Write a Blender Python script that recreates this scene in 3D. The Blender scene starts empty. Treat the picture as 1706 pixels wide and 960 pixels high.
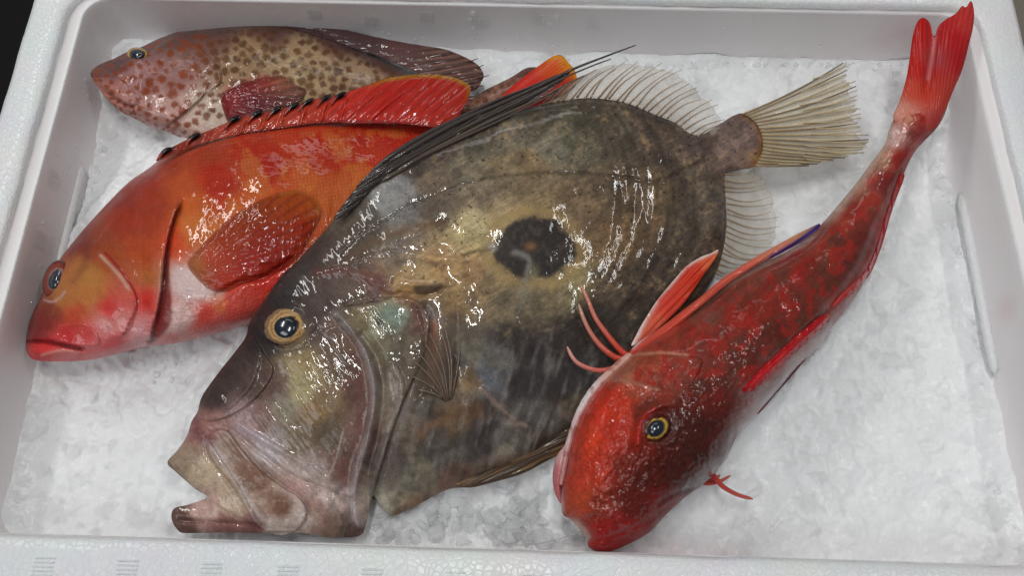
import bpy, bmesh, math, random
import numpy as np
from math import radians, sin, cos, pi
from mathutils import Vector

# ------------------------------------------------------------------ camera, light, exposure
S = bpy.context.scene
COL = S.collection
FPX = 1365.0                                   # focal length in photo pixels (1706 wide)
TH, RO = radians(22), radians(1.3)
CAMP = np.array([0, -.0294, .357])
_r0 = np.array([1., 0, 0]); _u0 = np.array([0, cos(TH), sin(TH)]); AX = np.array([0, sin(TH), -cos(TH)])
RT = cos(RO) * _r0 + sin(RO) * _u0
UP = cos(RO) * _u0 - sin(RO) * _r0

cam_d = bpy.data.cameras.new('camera')
cam = bpy.data.objects.new('camera', cam_d); COL.objects.link(cam)
cam_d.sensor_width = 36; cam_d.lens = FPX / 1706 * 36
cam_d.clip_start = .01; cam_d.clip_end = 50
from mathutils import Matrix
cam.matrix_world = Matrix(((RT[0], UP[0], -AX[0], CAMP[0]), (RT[1], UP[1], -AX[1], CAMP[1]),
                           (RT[2], UP[2], -AX[2], CAMP[2]), (0, 0, 0, 1)))
S.camera = cam

W = bpy.data.worlds.new('World'); S.world = W; W.use_nodes = True
W.node_tree.nodes['Background'].inputs[0].default_value = (.93, .97, 1, 1)
W.node_tree.nodes['Background'].inputs[1].default_value = .12

def area(name, loc, target, sx, sy, power, col=(1, 1, 1)):
    d = bpy.data.lights.new(name, 'AREA'); d.shape = 'RECTANGLE'; d.size = sx; d.size_y = sy
    d.energy = power; d.color = col
    o = bpy.data.objects.new(name, d); COL.objects.link(o); o.location = loc
    v = Vector(target) - Vector(loc)
    o.rotation_euler = v.to_track_quat('-Z', 'Y').to_euler()
    return o
for tx, ty, tl, tp, tw in ((.86, .46, .62, 4.5, .05), (-.06, .22, .5, 8, .05), (-1.02, 1.1, .9, 13, .16), (-.2, 2.3, .5, 8, 1.6)):   # rows of ceiling tubes
    area('tube_lamp', (tx, ty, 1.45), (tx, ty, 0), tw, tl, tp, (1, .99, .97))
area('soft_fill', (-.9, -.8, 1.9), (0, .14, 0), 1.4, .8, 15, (.95, .98, 1))  # added soft fill from behind the camera, lifts the box walls

S.view_settings.view_transform = 'Standard'; S.view_settings.look = 'None'
S.view_settings.exposure = -.26; S.view_settings.gamma = 1.0
S.view_settings.use_curve_mapping = False
S.render.engine = 'CYCLES'
S.cycles.max_bounces = 6; S.cycles.transparent_max_bounces = 12
S.cycles.sample_clamp_indirect = 6; S.cycles.sample_clamp_direct = 0
S.cycles.use_denoising = True
S.cycles.caustics_reflective = False; S.cycles.caustics_refractive = False

# ------------------------------------------------------------------ geometry helpers
def P(u, v, z):
    """point at height z on the sight line of photo pixel (u, v)"""
    u = np.asarray(u, float); v = np.asarray(v, float); z = np.asarray(z, float)
    d = AX + ((u - 853) / FPX)[..., None] * RT - ((v - 480) / FPX)[..., None] * UP
    t = (z - CAMP[2]) / d[..., 2]
    return CAMP + t[..., None] * d

def lin(c):
    c = np.asarray(c, float) / 255
    return np.where(c <= .04045, c / 12.92, ((c + .055) / 1.055) ** 2.4)
GAIN = .92
def C(r, g, b): return np.clip(lin((r, g, b)) * GAIN, 0, .9)

def cr(pts, closed=True, n=8):
    p = np.asarray(pts, float); N = len(p); out = []
    segs = N if closed else N - 1
    for i in range(segs):
        if closed: a, b, c, d = p[i - 1], p[i], p[(i + 1) % N], p[(i + 2) % N]
        else: a, b, c, d = p[max(i - 1, 0)], p[i], p[i + 1], p[min(i + 2, N - 1)]
        for k in range(n):
            t = k / n
            out.append(.5 * (2 * b + (c - a) * t + (2 * a - 5 * b + 4 * c - d) * t * t + (3 * b - a - 3 * c + d) * t ** 3))
    if not closed: out.append(p[-1])
    return np.array(out)

def seg_dist(U, V, poly, closed=False, near=False):
    """distance of points to a polyline (+ nearest point when near)"""
    U = U.ravel(); V = V.ravel(); n = len(U)
    A = poly if closed else poly[:-1]
    B = np.roll(poly, -1, 0) if closed else poly[1:]
    D = np.full(n, 1e9); NX = np.zeros(n); NY = np.zeros(n)
    for a, b in zip(A, B):
        e = b - a; L = e @ e + 1e-9
        t = np.clip(((U - a[0]) * e[0] + (V - a[1]) * e[1]) / L, 0, 1)
        x = a[0] + t * e[0]; y = a[1] + t * e[1]
        d = (U - x) ** 2 + (V - y) ** 2
        m = d < D
        D = np.where(m, d, D)
        if near: NX = np.where(m, x, NX); NY = np.where(m, y, NY)
    D = np.sqrt(D)
    return (D, NX, NY) if near else D

def inside(U, V, poly):
    sh = U.shape; U = U.ravel(); V = V.ravel(); r = np.zeros(len(U), bool)
    A = poly; B = np.roll(poly, -1, 0)
    for a, b in zip(A, B):
        if a[1] == b[1]: continue
        c = ((a[1] > V) != (b[1] > V)) & (U < (b[0] - a[0]) * (V - a[1]) / (b[1] - a[1]) + a[0])
        r ^= c
    return r.reshape(sh)

_rng = np.random.RandomState(7)
_LAT = _rng.rand(256, 256)
def vnoise(x, y, seed=0):
    x = np.asarray(x, float) + seed * 37.13; y = np.asarray(y, float) + seed * 91.7
    i = np.floor(x).astype(int); j = np.floor(y).astype(int)
    fx = x - i; fy = y - j
    fx = fx * fx * (3 - 2 * fx); fy = fy * fy * (3 - 2 * fy)
    g = lambda a, b: _LAT[a & 255, b & 255]
    return (g(i, j) * (1 - fx) + g(i + 1, j) * fx) * (1 - fy) + (g(i, j + 1) * (1 - fx) + g(i + 1, j + 1) * fx) * fy
def fbm(x, y, seed=0, o=4):
    s = 0; a = .5; t = 0
    for k in range(o):
        s = s + a * vnoise(x * 2 ** k, y * 2 ** k, seed + k * 5); t += a; a *= .55
    return s / t
def sstep(a, b, x):
    t = np.clip((x - a) / (b - a), 0, 1); return t * t * (3 - 2 * t)

class Field:
    """points of a body in photo pixels, with masks for sculpting and painting"""
    def __init__(s, U, V, d): s.U, s.V, s.d = U, V, d; s.n = len(U)
    def line(s, pts, w, w2=None, warp=0, soft=2, n=6):
        """mask of a tapered stroke along a curve"""
        q = cr(pts, False, n); U, V = s.U, s.V
        if warp:
            U = U + (fbm(U / 22, V / 22, 3) - .5) * warp; V = V + (fbm(U / 22, V / 22, 9) - .5) * warp
        W = max(w, w2 or 0) * 3
        box = (U > q[:, 0].min() - W) & (U < q[:, 0].max() + W) & (V > q[:, 1].min() - W) & (V < q[:, 1].max() + W)
        m = np.zeros(s.n)
        if box.any():
            if w2 is None:
                m[box] = np.exp(-(seg_dist(U[box], V[box], q) / w) ** soft)
            else:
                D, X, Y = seg_dist(U[box], V[box], q, near=True)
                tot = np.linalg.norm(q[-1] - q[0]); t = np.hypot(X - q[0, 0], Y - q[0, 1]) / tot
                m[box] = np.exp(-(D / (w + (w2 - w) * np.clip(t, 0, 1))) ** soft)
        if warp: m *= np.clip(.2 + 1.5 * fbm(s.U / 10, s.V / 10, 66), 0, 1)
        return m
    def sd(s, pts, warp=0, n=6, seed=0, wl=25):
        """signed distance to a closed region, positive inside"""
        q = cr(pts, True, n); U, V = s.U, s.V
        if warp:
            U, V = U + (fbm(U / wl, V / wl, 13 + seed) - .5) * warp, V + (fbm(U / wl, V / wl, 29 + seed) - .5) * warp
        D = seg_dist(U, V, q, True)
        return np.where(inside(U, V, q), D, -D)
    def reg(s, pts, soft=6, warp=0, seed=0, wl=25):
        return sstep(-soft, soft, s.sd(pts, warp, seed=seed, wl=wl))
    def blob(s, u, v, rx, ry=None, ang=0, warp=0, soft=2):
        ry = ry or rx; a = radians(ang); U, V = s.U, s.V
        if warp:
            U, V = U + (fbm(U / 18, V / 18, 41) - .5) * warp, V + (fbm(U / 18, V / 18, 57) - .5) * warp
        x = (U - u) * cos(a) + (V - v) * sin(a); y = -(U - u) * sin(a) + (V - v) * cos(a)
        return np.exp(-((x / rx) ** 2 + (y / ry) ** 2) ** (soft / 2))
    def plate(s, pts, lip, w, groove=0, w2=4):
        """a bony plate: raised towards its edge and a groove outside it"""
        sd = s.sd(pts)
        return np.where(sd > 0, lip * np.exp(-sd / w) * (1 - np.exp(-sd / 1.5)), -groove * np.exp(sd / w2) * (1 - np.exp(sd / 1.5)))
    def idw(s, samples, warp=18, wl=40, soft=26, p=1.6):
        """natural colouring interpolated between colour swatches"""
        U = s.U + (fbm(s.U / wl, s.V / wl, 71) - .5) * 2 * warp
        V = s.V + (fbm(s.U / wl, s.V / wl, 83) - .5) * 2 * warp
        acc = np.zeros((s.n, 3)); tot = np.zeros(s.n)
        for u, v, c in samples:
            w = 1 / ((U - u) ** 2 + (V - v) ** 2 + soft ** 2) ** p
            acc += w[:, None] * C(*c); tot += w
        return acc / tot[:, None]

def mix(a, c, m):
    c = C(*c) if isinstance(c, tuple) else c
    m = np.asarray(m)[:, None] if np.ndim(m) else m
    return a * (1 - m) + c * m

def mesh_obj(name, verts, faces, mat, parent=None, smooth=True, col=None):
    me = bpy.data.meshes.new(name)
    me.from_pydata(verts if isinstance(verts, list) else verts.tolist(), [], faces if isinstance(faces, list) else faces.tolist())
    if smooth: me.polygons.foreach_set('use_smooth', np.ones(len(me.polygons), bool))
    if col is not None:
        at = me.color_attributes.new('Col', 'FLOAT_COLOR', 'POINT')
        at.data.foreach_set('color', np.ascontiguousarray(col, dtype=np.float32).ravel())
    me.materials.append(mat); me.update()
    o = bpy.data.objects.new(name, me); COL.objects.link(o)
    if parent is not None: o.parent = parent
    return o

ORIG = {}
def thing(name, label, cat, loc, group=None):
    o = bpy.data.objects.new(name, None); COL.objects.link(o); o.location = loc
    o.empty_display_size = .02
    o['label'] = label; o['category'] = cat
    if group: o['group'] = group
    ORIG[o.name] = np.array(loc, float)
    return o
def origin(p):
    q = p
    while q.parent is not None: q = q.parent
    return ORIG.get(q.name, np.zeros(3))

def poisson(poly, h=4.0):
    x0, y0 = poly.min(0) - 3 * h; x1, y1 = poly.max(0) + 3 * h
    phi = None
    for hh in (h * 4, h * 2, h):
        xs = np.arange(x0, x1 + hh, hh); ys = np.arange(y0, y1 + hh, hh)
        X, Y = np.meshgrid(xs, ys); M = inside(X, Y, poly)
        f = np.zeros(X.shape)
        if phi is not None:
            f = bil(phi[0], phi[1], phi[2], phi[3], X, Y)
        f = f * M
        for it in range(500):
            g = np.zeros_like(f)
            g[1:-1, 1:-1] = .25 * (f[2:, 1:-1] + f[:-2, 1:-1] + f[1:-1, 2:] + f[1:-1, :-2] + hh * hh)
            f = g * M
        phi = (f, x0, y0, hh)
    return phi
def bil(f, x0, y0, h, X, Y):
    gx = np.clip((X - x0) / h, 0, f.shape[1] - 1.001); gy = np.clip((Y - y0) / h, 0, f.shape[0] - 1.001)
    i = gx.astype(int); j = gy.astype(int); a = gx - i; b = gy - j
    return (f[j, i] * (1 - a) + f[j, i + 1] * a) * (1 - b) + (f[j + 1, i] * (1 - a) + f[j + 1, i + 1] * a) * b

def build_body(name, parent, outline, mat, T, zmid, color, relief=None, g=2.0, bot=.8, edge=7.0, power=.5,
               n=8, profile=None, smooth_out=True, rough_edge=0):
    """closed lens-shaped body: an outline with its own height, thickness, relief and skin colour.
    returns (object, top-height sampler)"""
    q = cr(outline, True, n) if smooth_out else np.asarray(outline, float)
    if rough_edge:
        c = q.mean(0); k = (fbm(q[:, 0] / 9, q[:, 1] / 9, 77, 3) - .5) * 2 * rough_edge
        dv = q - c; q = q + dv / (np.linalg.norm(dv, axis=1)[:, None] + 1e-6) * k[:, None]
    x0, y0 = q.min(0) - 2 * g; x1, y1 = q.max(0) + 2 * g
    xs = np.arange(x0, x1 + g, g); ys = np.arange(y0, y1 + g, g)
    X, Y = np.meshgrid(xs, ys); M = inside(X, Y, q)
    cell = M[:-1, :-1] | M[1:, :-1] | M[:-1, 1:] | M[1:, 1:]
    use = np.zeros(M.shape, bool)
    use[:-1, :-1] |= cell; use[1:, :-1] |= cell; use[:-1, 1:] |= cell; use[1:, 1:] |= cell
    U = X[use]; V = Y[use]; ins = M[use]
    D, NX, NY = seg_dist(U, V, q, True, True)
    U = np.where(ins, U, NX); V = np.where(ins, V, NY); D = np.where(ins, D, 0)
    F = Field(U, V, D)
    if profile is None:
        c = q - q.mean(0); dil = cr(q[::max(1, len(q) // 160)], True, 1)
        # grow the outline a little so that the inflation stays smooth at the rim
        t = np.roll(dil, -1, 0) - np.roll(dil, 1, 0); nn = np.stack([t[:, 1], -t[:, 0]], 1); nn /= np.linalg.norm(nn, axis=1)[:, None] + 1e-9
        if inside(np.array([dil[0, 0] + nn[0, 0] * 2]), np.array([dil[0, 1] + nn[0, 1] * 2]), q)[0]: nn = -nn
        ph, px_, py_, hh = poisson(dil + nn * 5, 4.0 if max(x1 - x0, y1 - y0) > 250 else 2.0)
        f = bil(ph, px_, py_, hh, U, V); f = f / ph.max()
        p = np.clip(f, 0, 1) ** power * (1 - np.exp(-D / edge))
        p = np.where(D <= 0, 0, p) * 1.0
        p = np.sqrt(np.clip(p, 0, None)) if power > .9 else p
    else:
        p = profile(F)
    Tv = T(F) if callable(T) else T
    zm = zmid(U, V) if callable(zmid) else np.full(len(U), float(zmid))
    rel = relief(F) if relief is not None else 0
    fade = 1 - np.exp(-D / 5.0)
    zt = zm + Tv * p + rel * fade
    zb = zm - Tv * p * bot
    idx = -np.ones(M.shape, int); idx[use] = np.arange(len(U))
    nb = len(U); rim = ~ins
    bidx = np.where(rim, np.arange(nb), np.cumsum(ins) - 1 + nb)
    top = P(U, V, zt); low = P(U[ins], V[ins], zb[ins])
    verts = np.vstack([top, low]) - (origin(parent) if parent is not None else 0)
    a, b, c_, d_ = idx[:-1, :-1][cell], idx[:-1, 1:][cell], idx[1:, 1:][cell], idx[1:, :-1][cell]
    ft = np.stack([a, d_, c_, b], 1); fb = np.stack([bidx[a], bidx[b], bidx[c_], bidx[d_]], 1)
    keep = ~(rim[a] & rim[b] & rim[c_] & rim[d_])
    ft = ft[keep]; fb = fb[keep]
    colv = color(F)
    if colv.shape[1] == 3: colv = np.hstack([colv, np.ones((nb, 1))])
    colv = np.vstack([colv, colv[ins]])
    o = mesh_obj(name, verts, np.vstack([ft, fb]), mat, parent, True, np.clip(colv, 0, 1))
    zg = np.full(M.shape, np.nan); zg[use] = zt
    def samp(u, v):
        u = np.asarray(u, float); v = np.asarray(v, float)
        i = np.clip(np.round((u - x0) / g).astype(int), 0, M.shape[1] - 1); j = np.clip(np.round((v - y0) / g).astype(int), 0, M.shape[0] - 1)
        z = zg[j, i]; fallback = zmid(u, v) if callable(zmid) else np.full(u.shape, float(zmid))
        return np.where(np.isnan(z), fallback, z)
    return o, samp

def tube(name, parent, pts3, radii, mat, seg=7, col=None, flat=1.0):
    """tapered tube through 3-D points; radii per point"""
    p = np.asarray(pts3, float); N = len(p); vs = []; fs = []; cs = []
    ref = np.array([0, 0, 1.])
    for i in range(N):
        t = p[min(i + 1, N - 1)] - p[max(i - 1, 0)]; t /= np.linalg.norm(t) + 1e-12
        s = np.cross(t, ref); s /= np.linalg.norm(s) + 1e-9; w = np.cross(s, t)
        for k in range(seg):
            a = 2 * pi * k / seg
            vs.append(p[i] + radii[i] * (cos(a) * s + sin(a) * w * flat))
            if col is not None: cs.append(list(col[i]) + ([1] if len(col[i]) == 3 else []))
    for i in range(N - 1):
        for k in range(seg):
            k2 = (k + 1) % seg
            fs.append([i * seg + k, i * seg + k2, (i + 1) * seg + k2, (i + 1) * seg + k])
    fs.append([k for k in range(seg)][::-1]); fs.append([(N - 1) * seg + k for k in range(seg)])
    vs = np.array(vs) - (origin(parent) if parent is not None else 0)
    return mesh_obj(name, vs, fs, mat, parent, True, cs if col is not None else None)

# ------------------------------------------------------------------ materials
def nmat(name):
    m = bpy.data.materials.new(name); m.use_nodes = True
    nt = m.node_tree; return m, nt, nt.nodes['Principled BSDF']
def N(nt, t, **kw):
    n = nt.nodes.new(t)
    for k, v in kw.items():
        if k.startswith('i_'): n.inputs[k[2:].replace('_', ' ')].default_value = v
        else: setattr(n, k, v)
    return n
def skin(name, rough=.38, wet=1.0, wet_scale=420, wet_str=.35, scale_size=0, scale_str=.2, speck=.25, speck_scale=900,
         alpha=False, sss=0, coat_rough=.04, fine=(1500, .12), stretch=(1, 1, 1)):
    m, nt, b = nmat(name); L = nt.links.new
    at = N(nt, 'ShaderNodeVertexColor', layer_name='Col')
    tc = N(nt, 'ShaderNodeTexCoord')
    mp = N(nt, 'ShaderNodeMapping'); mp.inputs['Scale'].default_value = stretch; L(tc.outputs['Object'], mp.inputs[0])
    n1 = N(nt, 'ShaderNodeTexNoise', i_Scale=speck_scale, i_Detail=3, i_Roughness=.65); L(mp.outputs[0], n1.inputs['Vector'])
    mr = N(nt, 'ShaderNodeMapRange'); mr.inputs['From Min'].default_value = .3; mr.inputs['From Max'].default_value = .7
    mr.inputs['To Min'].default_value = 1 - speck; mr.inputs['To Max'].default_value = 1 + speck * .8
    L(n1.outputs['Fac'], mr.inputs[0])
    mu = N(nt, 'ShaderNodeMix', data_type='RGBA', blend_type='MULTIPLY'); mu.inputs[0].default_value = 1
    L(at.outputs['Color'], mu.inputs[6]); L(mr.outputs[0], mu.inputs[7])
    L(mu.outputs[2], b.inputs['Base Color'])
    b.inputs['Roughness'].default_value = rough; b.inputs['IOR'].default_value = 1.38; b.inputs['Specular IOR Level'].default_value = .22
    if alpha: L(at.outputs['Alpha'], b.inputs['Alpha'])
    if sss:
        b.inputs['Subsurface Weight'].default_value = sss; b.inputs['Subsurface Radius'].default_value = (.004, .0015, .001)
        b.inputs['Subsurface Scale'].default_value = 1
    hs = None
    if scale_size:
        vo = N(nt, 'ShaderNodeTexVoronoi', feature='F1', i_Scale=1 / scale_size, i_Randomness=.55); L(mp.outputs[0], vo.inputs['Vector'])
        bp = N(nt, 'ShaderNodeBump', i_Strength=scale_str, i_Distance=scale_size * .35, invert=True); L(vo.outputs['Distance'], bp.inputs['Height'])
        hs = bp
    nf = N(nt, 'ShaderNodeTexNoise', i_Scale=fine[0], i_Detail=2); L(mp.outputs[0], nf.inputs['Vector'])
    bf = N(nt, 'ShaderNodeBump', i_Strength=fine[1], i_Distance=.0006); L(nf.outputs['Fac'], bf.inputs['Height'])
    if hs: L(hs.outputs[0], bf.inputs['Normal'])
    L(bf.outputs[0], b.inputs['Normal'])
    if wet:
        b.inputs['Coat Weight'].default_value = wet; b.inputs['Coat Roughness'].default_value = coat_rough; b.inputs['Coat IOR'].default_value = 1.4
        nw = N(nt, 'ShaderNodeTexNoise', i_Scale=wet_scale, i_Detail=2.5, i_Roughness=.5, i_Distortion=.6); L(tc.outputs['Object'], nw.inputs['Vector'])
        bw = N(nt, 'ShaderNodeBump', i_Strength=wet_str, i_Distance=.0012); L(nw.outputs['Fac'], bw.inputs['Height'])
        L(bw.outputs[0], b.inputs['Coat Normal'])
        np_ = N(nt, 'ShaderNodeTexNoise', i_Scale=48, i_Detail=3, i_Roughness=.6); L(tc.outputs['Object'], np_.inputs['Vector'])
        r3 = N(nt, 'ShaderNodeMapRange'); r3.inputs['From Min'].default_value = .38; r3.inputs['From Max'].default_value = .6; r3.inputs['To Min'].default_value = wet * .3; r3.inputs['To Max'].default_value = wet
        L(np_.outputs['Fac'], r3.inputs[0]); L(r3.outputs[0], b.inputs['Coat Weight'])
    return m

M_DORY = skin('dory_skin', .45, 1, 380, .055, speck=.34, speck_scale=1500, fine=(2200, .25), stretch=(1, 1.5, 1))
M_RED = skin('red_scaled_skin', .45, 1, 340, .08, scale_size=.0014, scale_str=.6, speck=.15, speck_scale=1300)
M_SPOT = skin('spotted_skin', .45, 1, 360, .10, scale_size=.0012, scale_str=.3, speck=.18)
M_GURN = skin('gurnard_skin', .5, 1, 400, .10, speck=.3, speck_scale=1300, fine=(1500, .4))
M_FIN = skin('fin_skin', .45, .7, 400, .09, speck=.15, alpha=True)
M_RAY = skin('ray_skin', .3, 1, 700, .2, speck=.15, alpha=True)
M_FLESH = skin('flesh_skin', .42, 1, 420, .12, speck=.12)
M_EYE = skin('eye_skin', .2, 1, 200, .02, speck=.12, speck_scale=2500, fine=(2500, .05), coat_rough=.02)
m, nt, b = nmat('pupil_dark'); b.inputs['Base Color'].default_value = (.009, .015, .026, 1); b.inputs['Roughness'].default_value = .2
b.inputs['Coat Weight'].default_value = 1; b.inputs['Coat Roughness'].default_value = .03; M_PUPIL = m
m, nt, b = nmat('pupil_cloudy'); b.inputs['Base Color'].default_value = (.022, .028, .038, 1); b.inputs['Roughness'].default_value = .1
b.inputs['Coat Weight'].default_value = 1; b.inputs['Coat Roughness'].default_value = .03; M_PUPIL2 = m

def foam_mat():
    m, nt, b = nmat('polystyrene_foam'); L = nt.links.new
    tc = N(nt, 'ShaderNodeTexCoord')
    v = N(nt, 'ShaderNodeTexVoronoi', feature='DISTANCE_TO_EDGE', i_Scale=330); L(tc.outputs['Object'], v.inputs['Vector'])
    r = N(nt, 'ShaderNodeMapRange'); r.inputs['From Max'].default_value = .12; r.inputs['To Min'].default_value = 0; r.inputs['To Max'].default_value = 1
    L(v.outputs['Distance'], r.inputs[0])
    n = N(nt, 'ShaderNodeTexNoise', i_Scale=35, i_Detail=4); L(tc.outputs['Object'], n.inputs['Vector'])
    mx = N(nt, 'ShaderNodeMix', data_type='RGBA'); mx.inputs[6].default_value = (.755, .775, .78, 1); mx.inputs[7].default_value = (.79, .81, .815, 1)
    L(r.outputs[0], mx.inputs[0]); 
    m2 = N(nt, 'ShaderNodeMix', data_type='RGBA', blend_type='MULTIPLY'); m2.inputs[0].default_value = .18
    L(mx.outputs[2], m2.inputs[6]); L(n.outputs['Color'], m2.inputs[7]); L(m2.outputs[2], b.inputs['Base Color'])
    b1 = N(nt, 'ShaderNodeBump', i_Strength=.28, i_Distance=.0004); L(r.outputs[0], b1.inputs['Height'])
    n2 = N(nt, 'ShaderNodeTexNoise', i_Scale=260, i_Detail=3); L(tc.outputs['Object'], n2.inputs['Vector'])
    b2 = N(nt, 'ShaderNodeBump', i_Strength=.22, i_Distance=.001); L(n2.outputs['Fac'], b2.inputs['Height']); L(b1.outputs[0], b2.inputs['Normal'])
    L(b2.outputs[0], b.inputs['Normal']); b.inputs['Roughness'].default_value = .42
    b.inputs['Coat Weight'].default_value = .18; b.inputs['Coat Roughness'].default_value = .15; L(b2.outputs[0], b.inputs['Coat Normal'])
    return m
M_FOAM = foam_mat()
def inner_mat():
    m, nt, b = nmat('smooth_inner_foam'); L = nt.links.new
    tc = N(nt, 'ShaderNodeTexCoord')
    n = N(nt, 'ShaderNodeTexNoise', i_Scale=28, i_Detail=5, i_Roughness=.6); L(tc.outputs['Object'], n.inputs['Vector'])
    mx = N(nt, 'ShaderNodeMix', data_type='RGBA'); mx.inputs[6].default_value = (.75, .72, .725, 1); mx.inputs[7].default_value = (.83, .80, .805, 1)
    L(n.outputs['Fac'], mx.inputs[0]); last = mx.outputs[2]
    for q, rad, cc in ((P(1668, 515, -.022), .011, (.60, .36, .32, 1)), (P(1500, 60, -.022), .022, (.62, .36, .38, 1)), (P(1640, 890, -.03), .012, (.6, .42, .4, 1))):   # blood smears; the patch behind the gurnard's tail is its red reflection, painted
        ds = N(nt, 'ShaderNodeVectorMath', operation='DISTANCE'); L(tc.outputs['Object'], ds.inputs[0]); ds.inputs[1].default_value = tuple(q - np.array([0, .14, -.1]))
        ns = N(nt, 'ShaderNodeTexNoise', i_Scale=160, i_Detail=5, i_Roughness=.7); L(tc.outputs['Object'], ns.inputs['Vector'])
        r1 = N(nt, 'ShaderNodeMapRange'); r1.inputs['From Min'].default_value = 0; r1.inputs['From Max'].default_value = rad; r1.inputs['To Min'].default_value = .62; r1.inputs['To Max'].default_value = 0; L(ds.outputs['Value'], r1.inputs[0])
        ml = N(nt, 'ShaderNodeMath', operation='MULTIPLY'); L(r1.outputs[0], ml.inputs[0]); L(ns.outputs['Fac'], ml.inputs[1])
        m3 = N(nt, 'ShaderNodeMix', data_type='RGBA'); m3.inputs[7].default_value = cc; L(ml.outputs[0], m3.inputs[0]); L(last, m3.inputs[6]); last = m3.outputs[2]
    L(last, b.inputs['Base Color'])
    n2 = N(nt, 'ShaderNodeTexNoise', i_Scale=180, i_Detail=4); L(tc.outputs['Object'], n2.inputs['Vector'])
    b2 = N(nt, 'ShaderNodeBump', i_Strength=.15, i_Distance=.001); L(n2.outputs['Fac'], b2.inputs['Height']); L(b2.outputs[0], b.inputs['Normal'])
    b.inputs['Roughness'].default_value = .35
    return m
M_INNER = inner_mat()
def ice_mat(name, trans, colr, rough):
    m, nt, b = nmat(name); L = nt.links.new
    tc = N(nt, 'ShaderNodeTexCoord')
    n = N(nt, 'ShaderNodeTexNoise', i_Scale=60, i_Detail=5, i_Roughness=.65); L(tc.outputs['Object'], n.inputs['Vector'])
    mx = N(nt, 'ShaderNodeMix', data_type='RGBA'); mx.inputs[6].default_value = tuple(c * .93 for c in colr) + (1,); mx.inputs[7].default_value = colr + (1,)
    r = N(nt, 'ShaderNodeMapRange'); r.inputs['From Min'].default_value = .35; r.inputs['From Max'].default_value = .65; L(n.outputs['Fac'], r.inputs[0])
    L(r.outputs[0], mx.inputs[0]); L(mx.outputs[2], b.inputs['Base Color'])
    if name == 'slush_ice':
        mm = N(nt, 'ShaderNodeMix', data_type='RGBA', blend_type='MULTIPLY'); mm.inputs[0].default_value = 1
        L(mx.outputs[2], mm.inputs[6]); L(N(nt, 'ShaderNodeVertexColor', layer_name='Col').outputs['Color'], mm.inputs[7]); L(mm.outputs[2], b.inputs['Base Color'])
    b.inputs['Roughness'].default_value = rough; b.inputs['Transmission Weight'].default_value = trans; b.inputs['IOR'].default_value = 1.31
    n2 = N(nt, 'ShaderNodeTexNoise', i_Scale=330, i_Detail=3); L(tc.outputs['Object'], n2.inputs['Vector'])
    b2 = N(nt, 'ShaderNodeBump', i_Strength=.3, i_Distance=.0012); L(n2.outputs['Fac'], b2.inputs['Height']); L(b2.outputs[0], b.inputs['Normal'])
    return m
M_ICE = ice_mat('slush_ice', 0, (.81, .825, .835), .28)
M_LUMP = ice_mat('ice_lump', 0, (.88, .9, .91), .1); M_LUMP.node_tree.nodes['Principled BSDF'].inputs['Alpha'].default_value = .34
m, nt, b = nmat('dark_table'); b.inputs['Base Color'].default_value = (.003, .002, .003, 1); b.inputs['Roughness'].default_value = .6; b.inputs['Specular IOR Level'].default_value = .1; M_TABLE = m
m, nt, b = nmat('water'); b.inputs['Base Color'].default_value = (.85, .86, .87, 1); b.inputs['Alpha'].default_value = .35; b.inputs['Coat Weight'].default_value = 1; b.inputs['Coat Roughness'].default_value = .03
b.inputs['Roughness'].default_value = .1; b.inputs['IOR'].default_value = 1.33; M_WATER = m
m, nt, b = nmat('nylon'); b.inputs['Base Color'].default_value = (.5, .47, .45, 1); b.inputs['Roughness'].default_value = .25; M_NYLON = m

# ------------------------------------------------------------------ table, box, ice
t = mesh_obj('table_top', [(-1.2, -1.2, -.1), (1.2, -1.2, -.1), (1.2, 1.2, -.1), (-1.2, 1.2, -.1)], [[0, 1, 2, 3]], M_TABLE, None, False)
t['kind'] = 'structure'
m, nt, b = nmat('brown_floor'); b.inputs['Base Color'].default_value = (.16, .14, .115, 1); b.inputs['Roughness'].default_value = .6
t = mesh_obj('floor', [(.268, .16, -.096), (1.2, .16, -.096), (1.2, 1.2, -.096), (.268, 1.2, -.096)], [[0, 1, 2, 3]], m, None, False)
t['kind'] = 'structure'

def rrect(corners, r, z, nseg=10, nedge=36):
    """rounded quadrilateral loop at height z; corners BL, BR, TR, TL"""
    c = np.array(corners, float); out = []
    for i in range(4):
        p, pr, nx = c[i], c[i - 1], c[(i + 1) % 4]
        a = (pr - p) / np.linalg.norm(pr - p); b = (nx - p) / np.linalg.norm(nx - p)
        s = p + a * r; e = p + b * r; o = p + (a + b) * r
        for k in range(nseg + 1):
            t = k / nseg * pi / 2
            out.append(o - b * r * cos(t) - a * r * sin(t))
        s2 = nx + (p - nx) / np.linalg.norm(p - nx) * r
        for k in range(1, nedge): out.append(e + (s2 - e) * k / nedge)
    out = np.array(out)
    return np.hstack([out, np.full((len(out), 1), z)])
IN = [(-.2453, -.0010), (.2528, -.0055), (.2532, .2885), (-.2453, .2868)]
def inset(c, d, df=None, db=None):
    df = d if df is None else df; db = (df * 1.4 if df != d else d) if db is None else db
    return [(c[0][0] + d, c[0][1] + df), (c[1][0] - d, c[1][1] + df), (c[2][0] - d, c[2][1] - db), (c[3][0] + d, c[3][1] - db)]
OUT = [(-.2655, -.026), (.2735, -.030), (.2745, .309), (-.2655, .307)]
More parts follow.
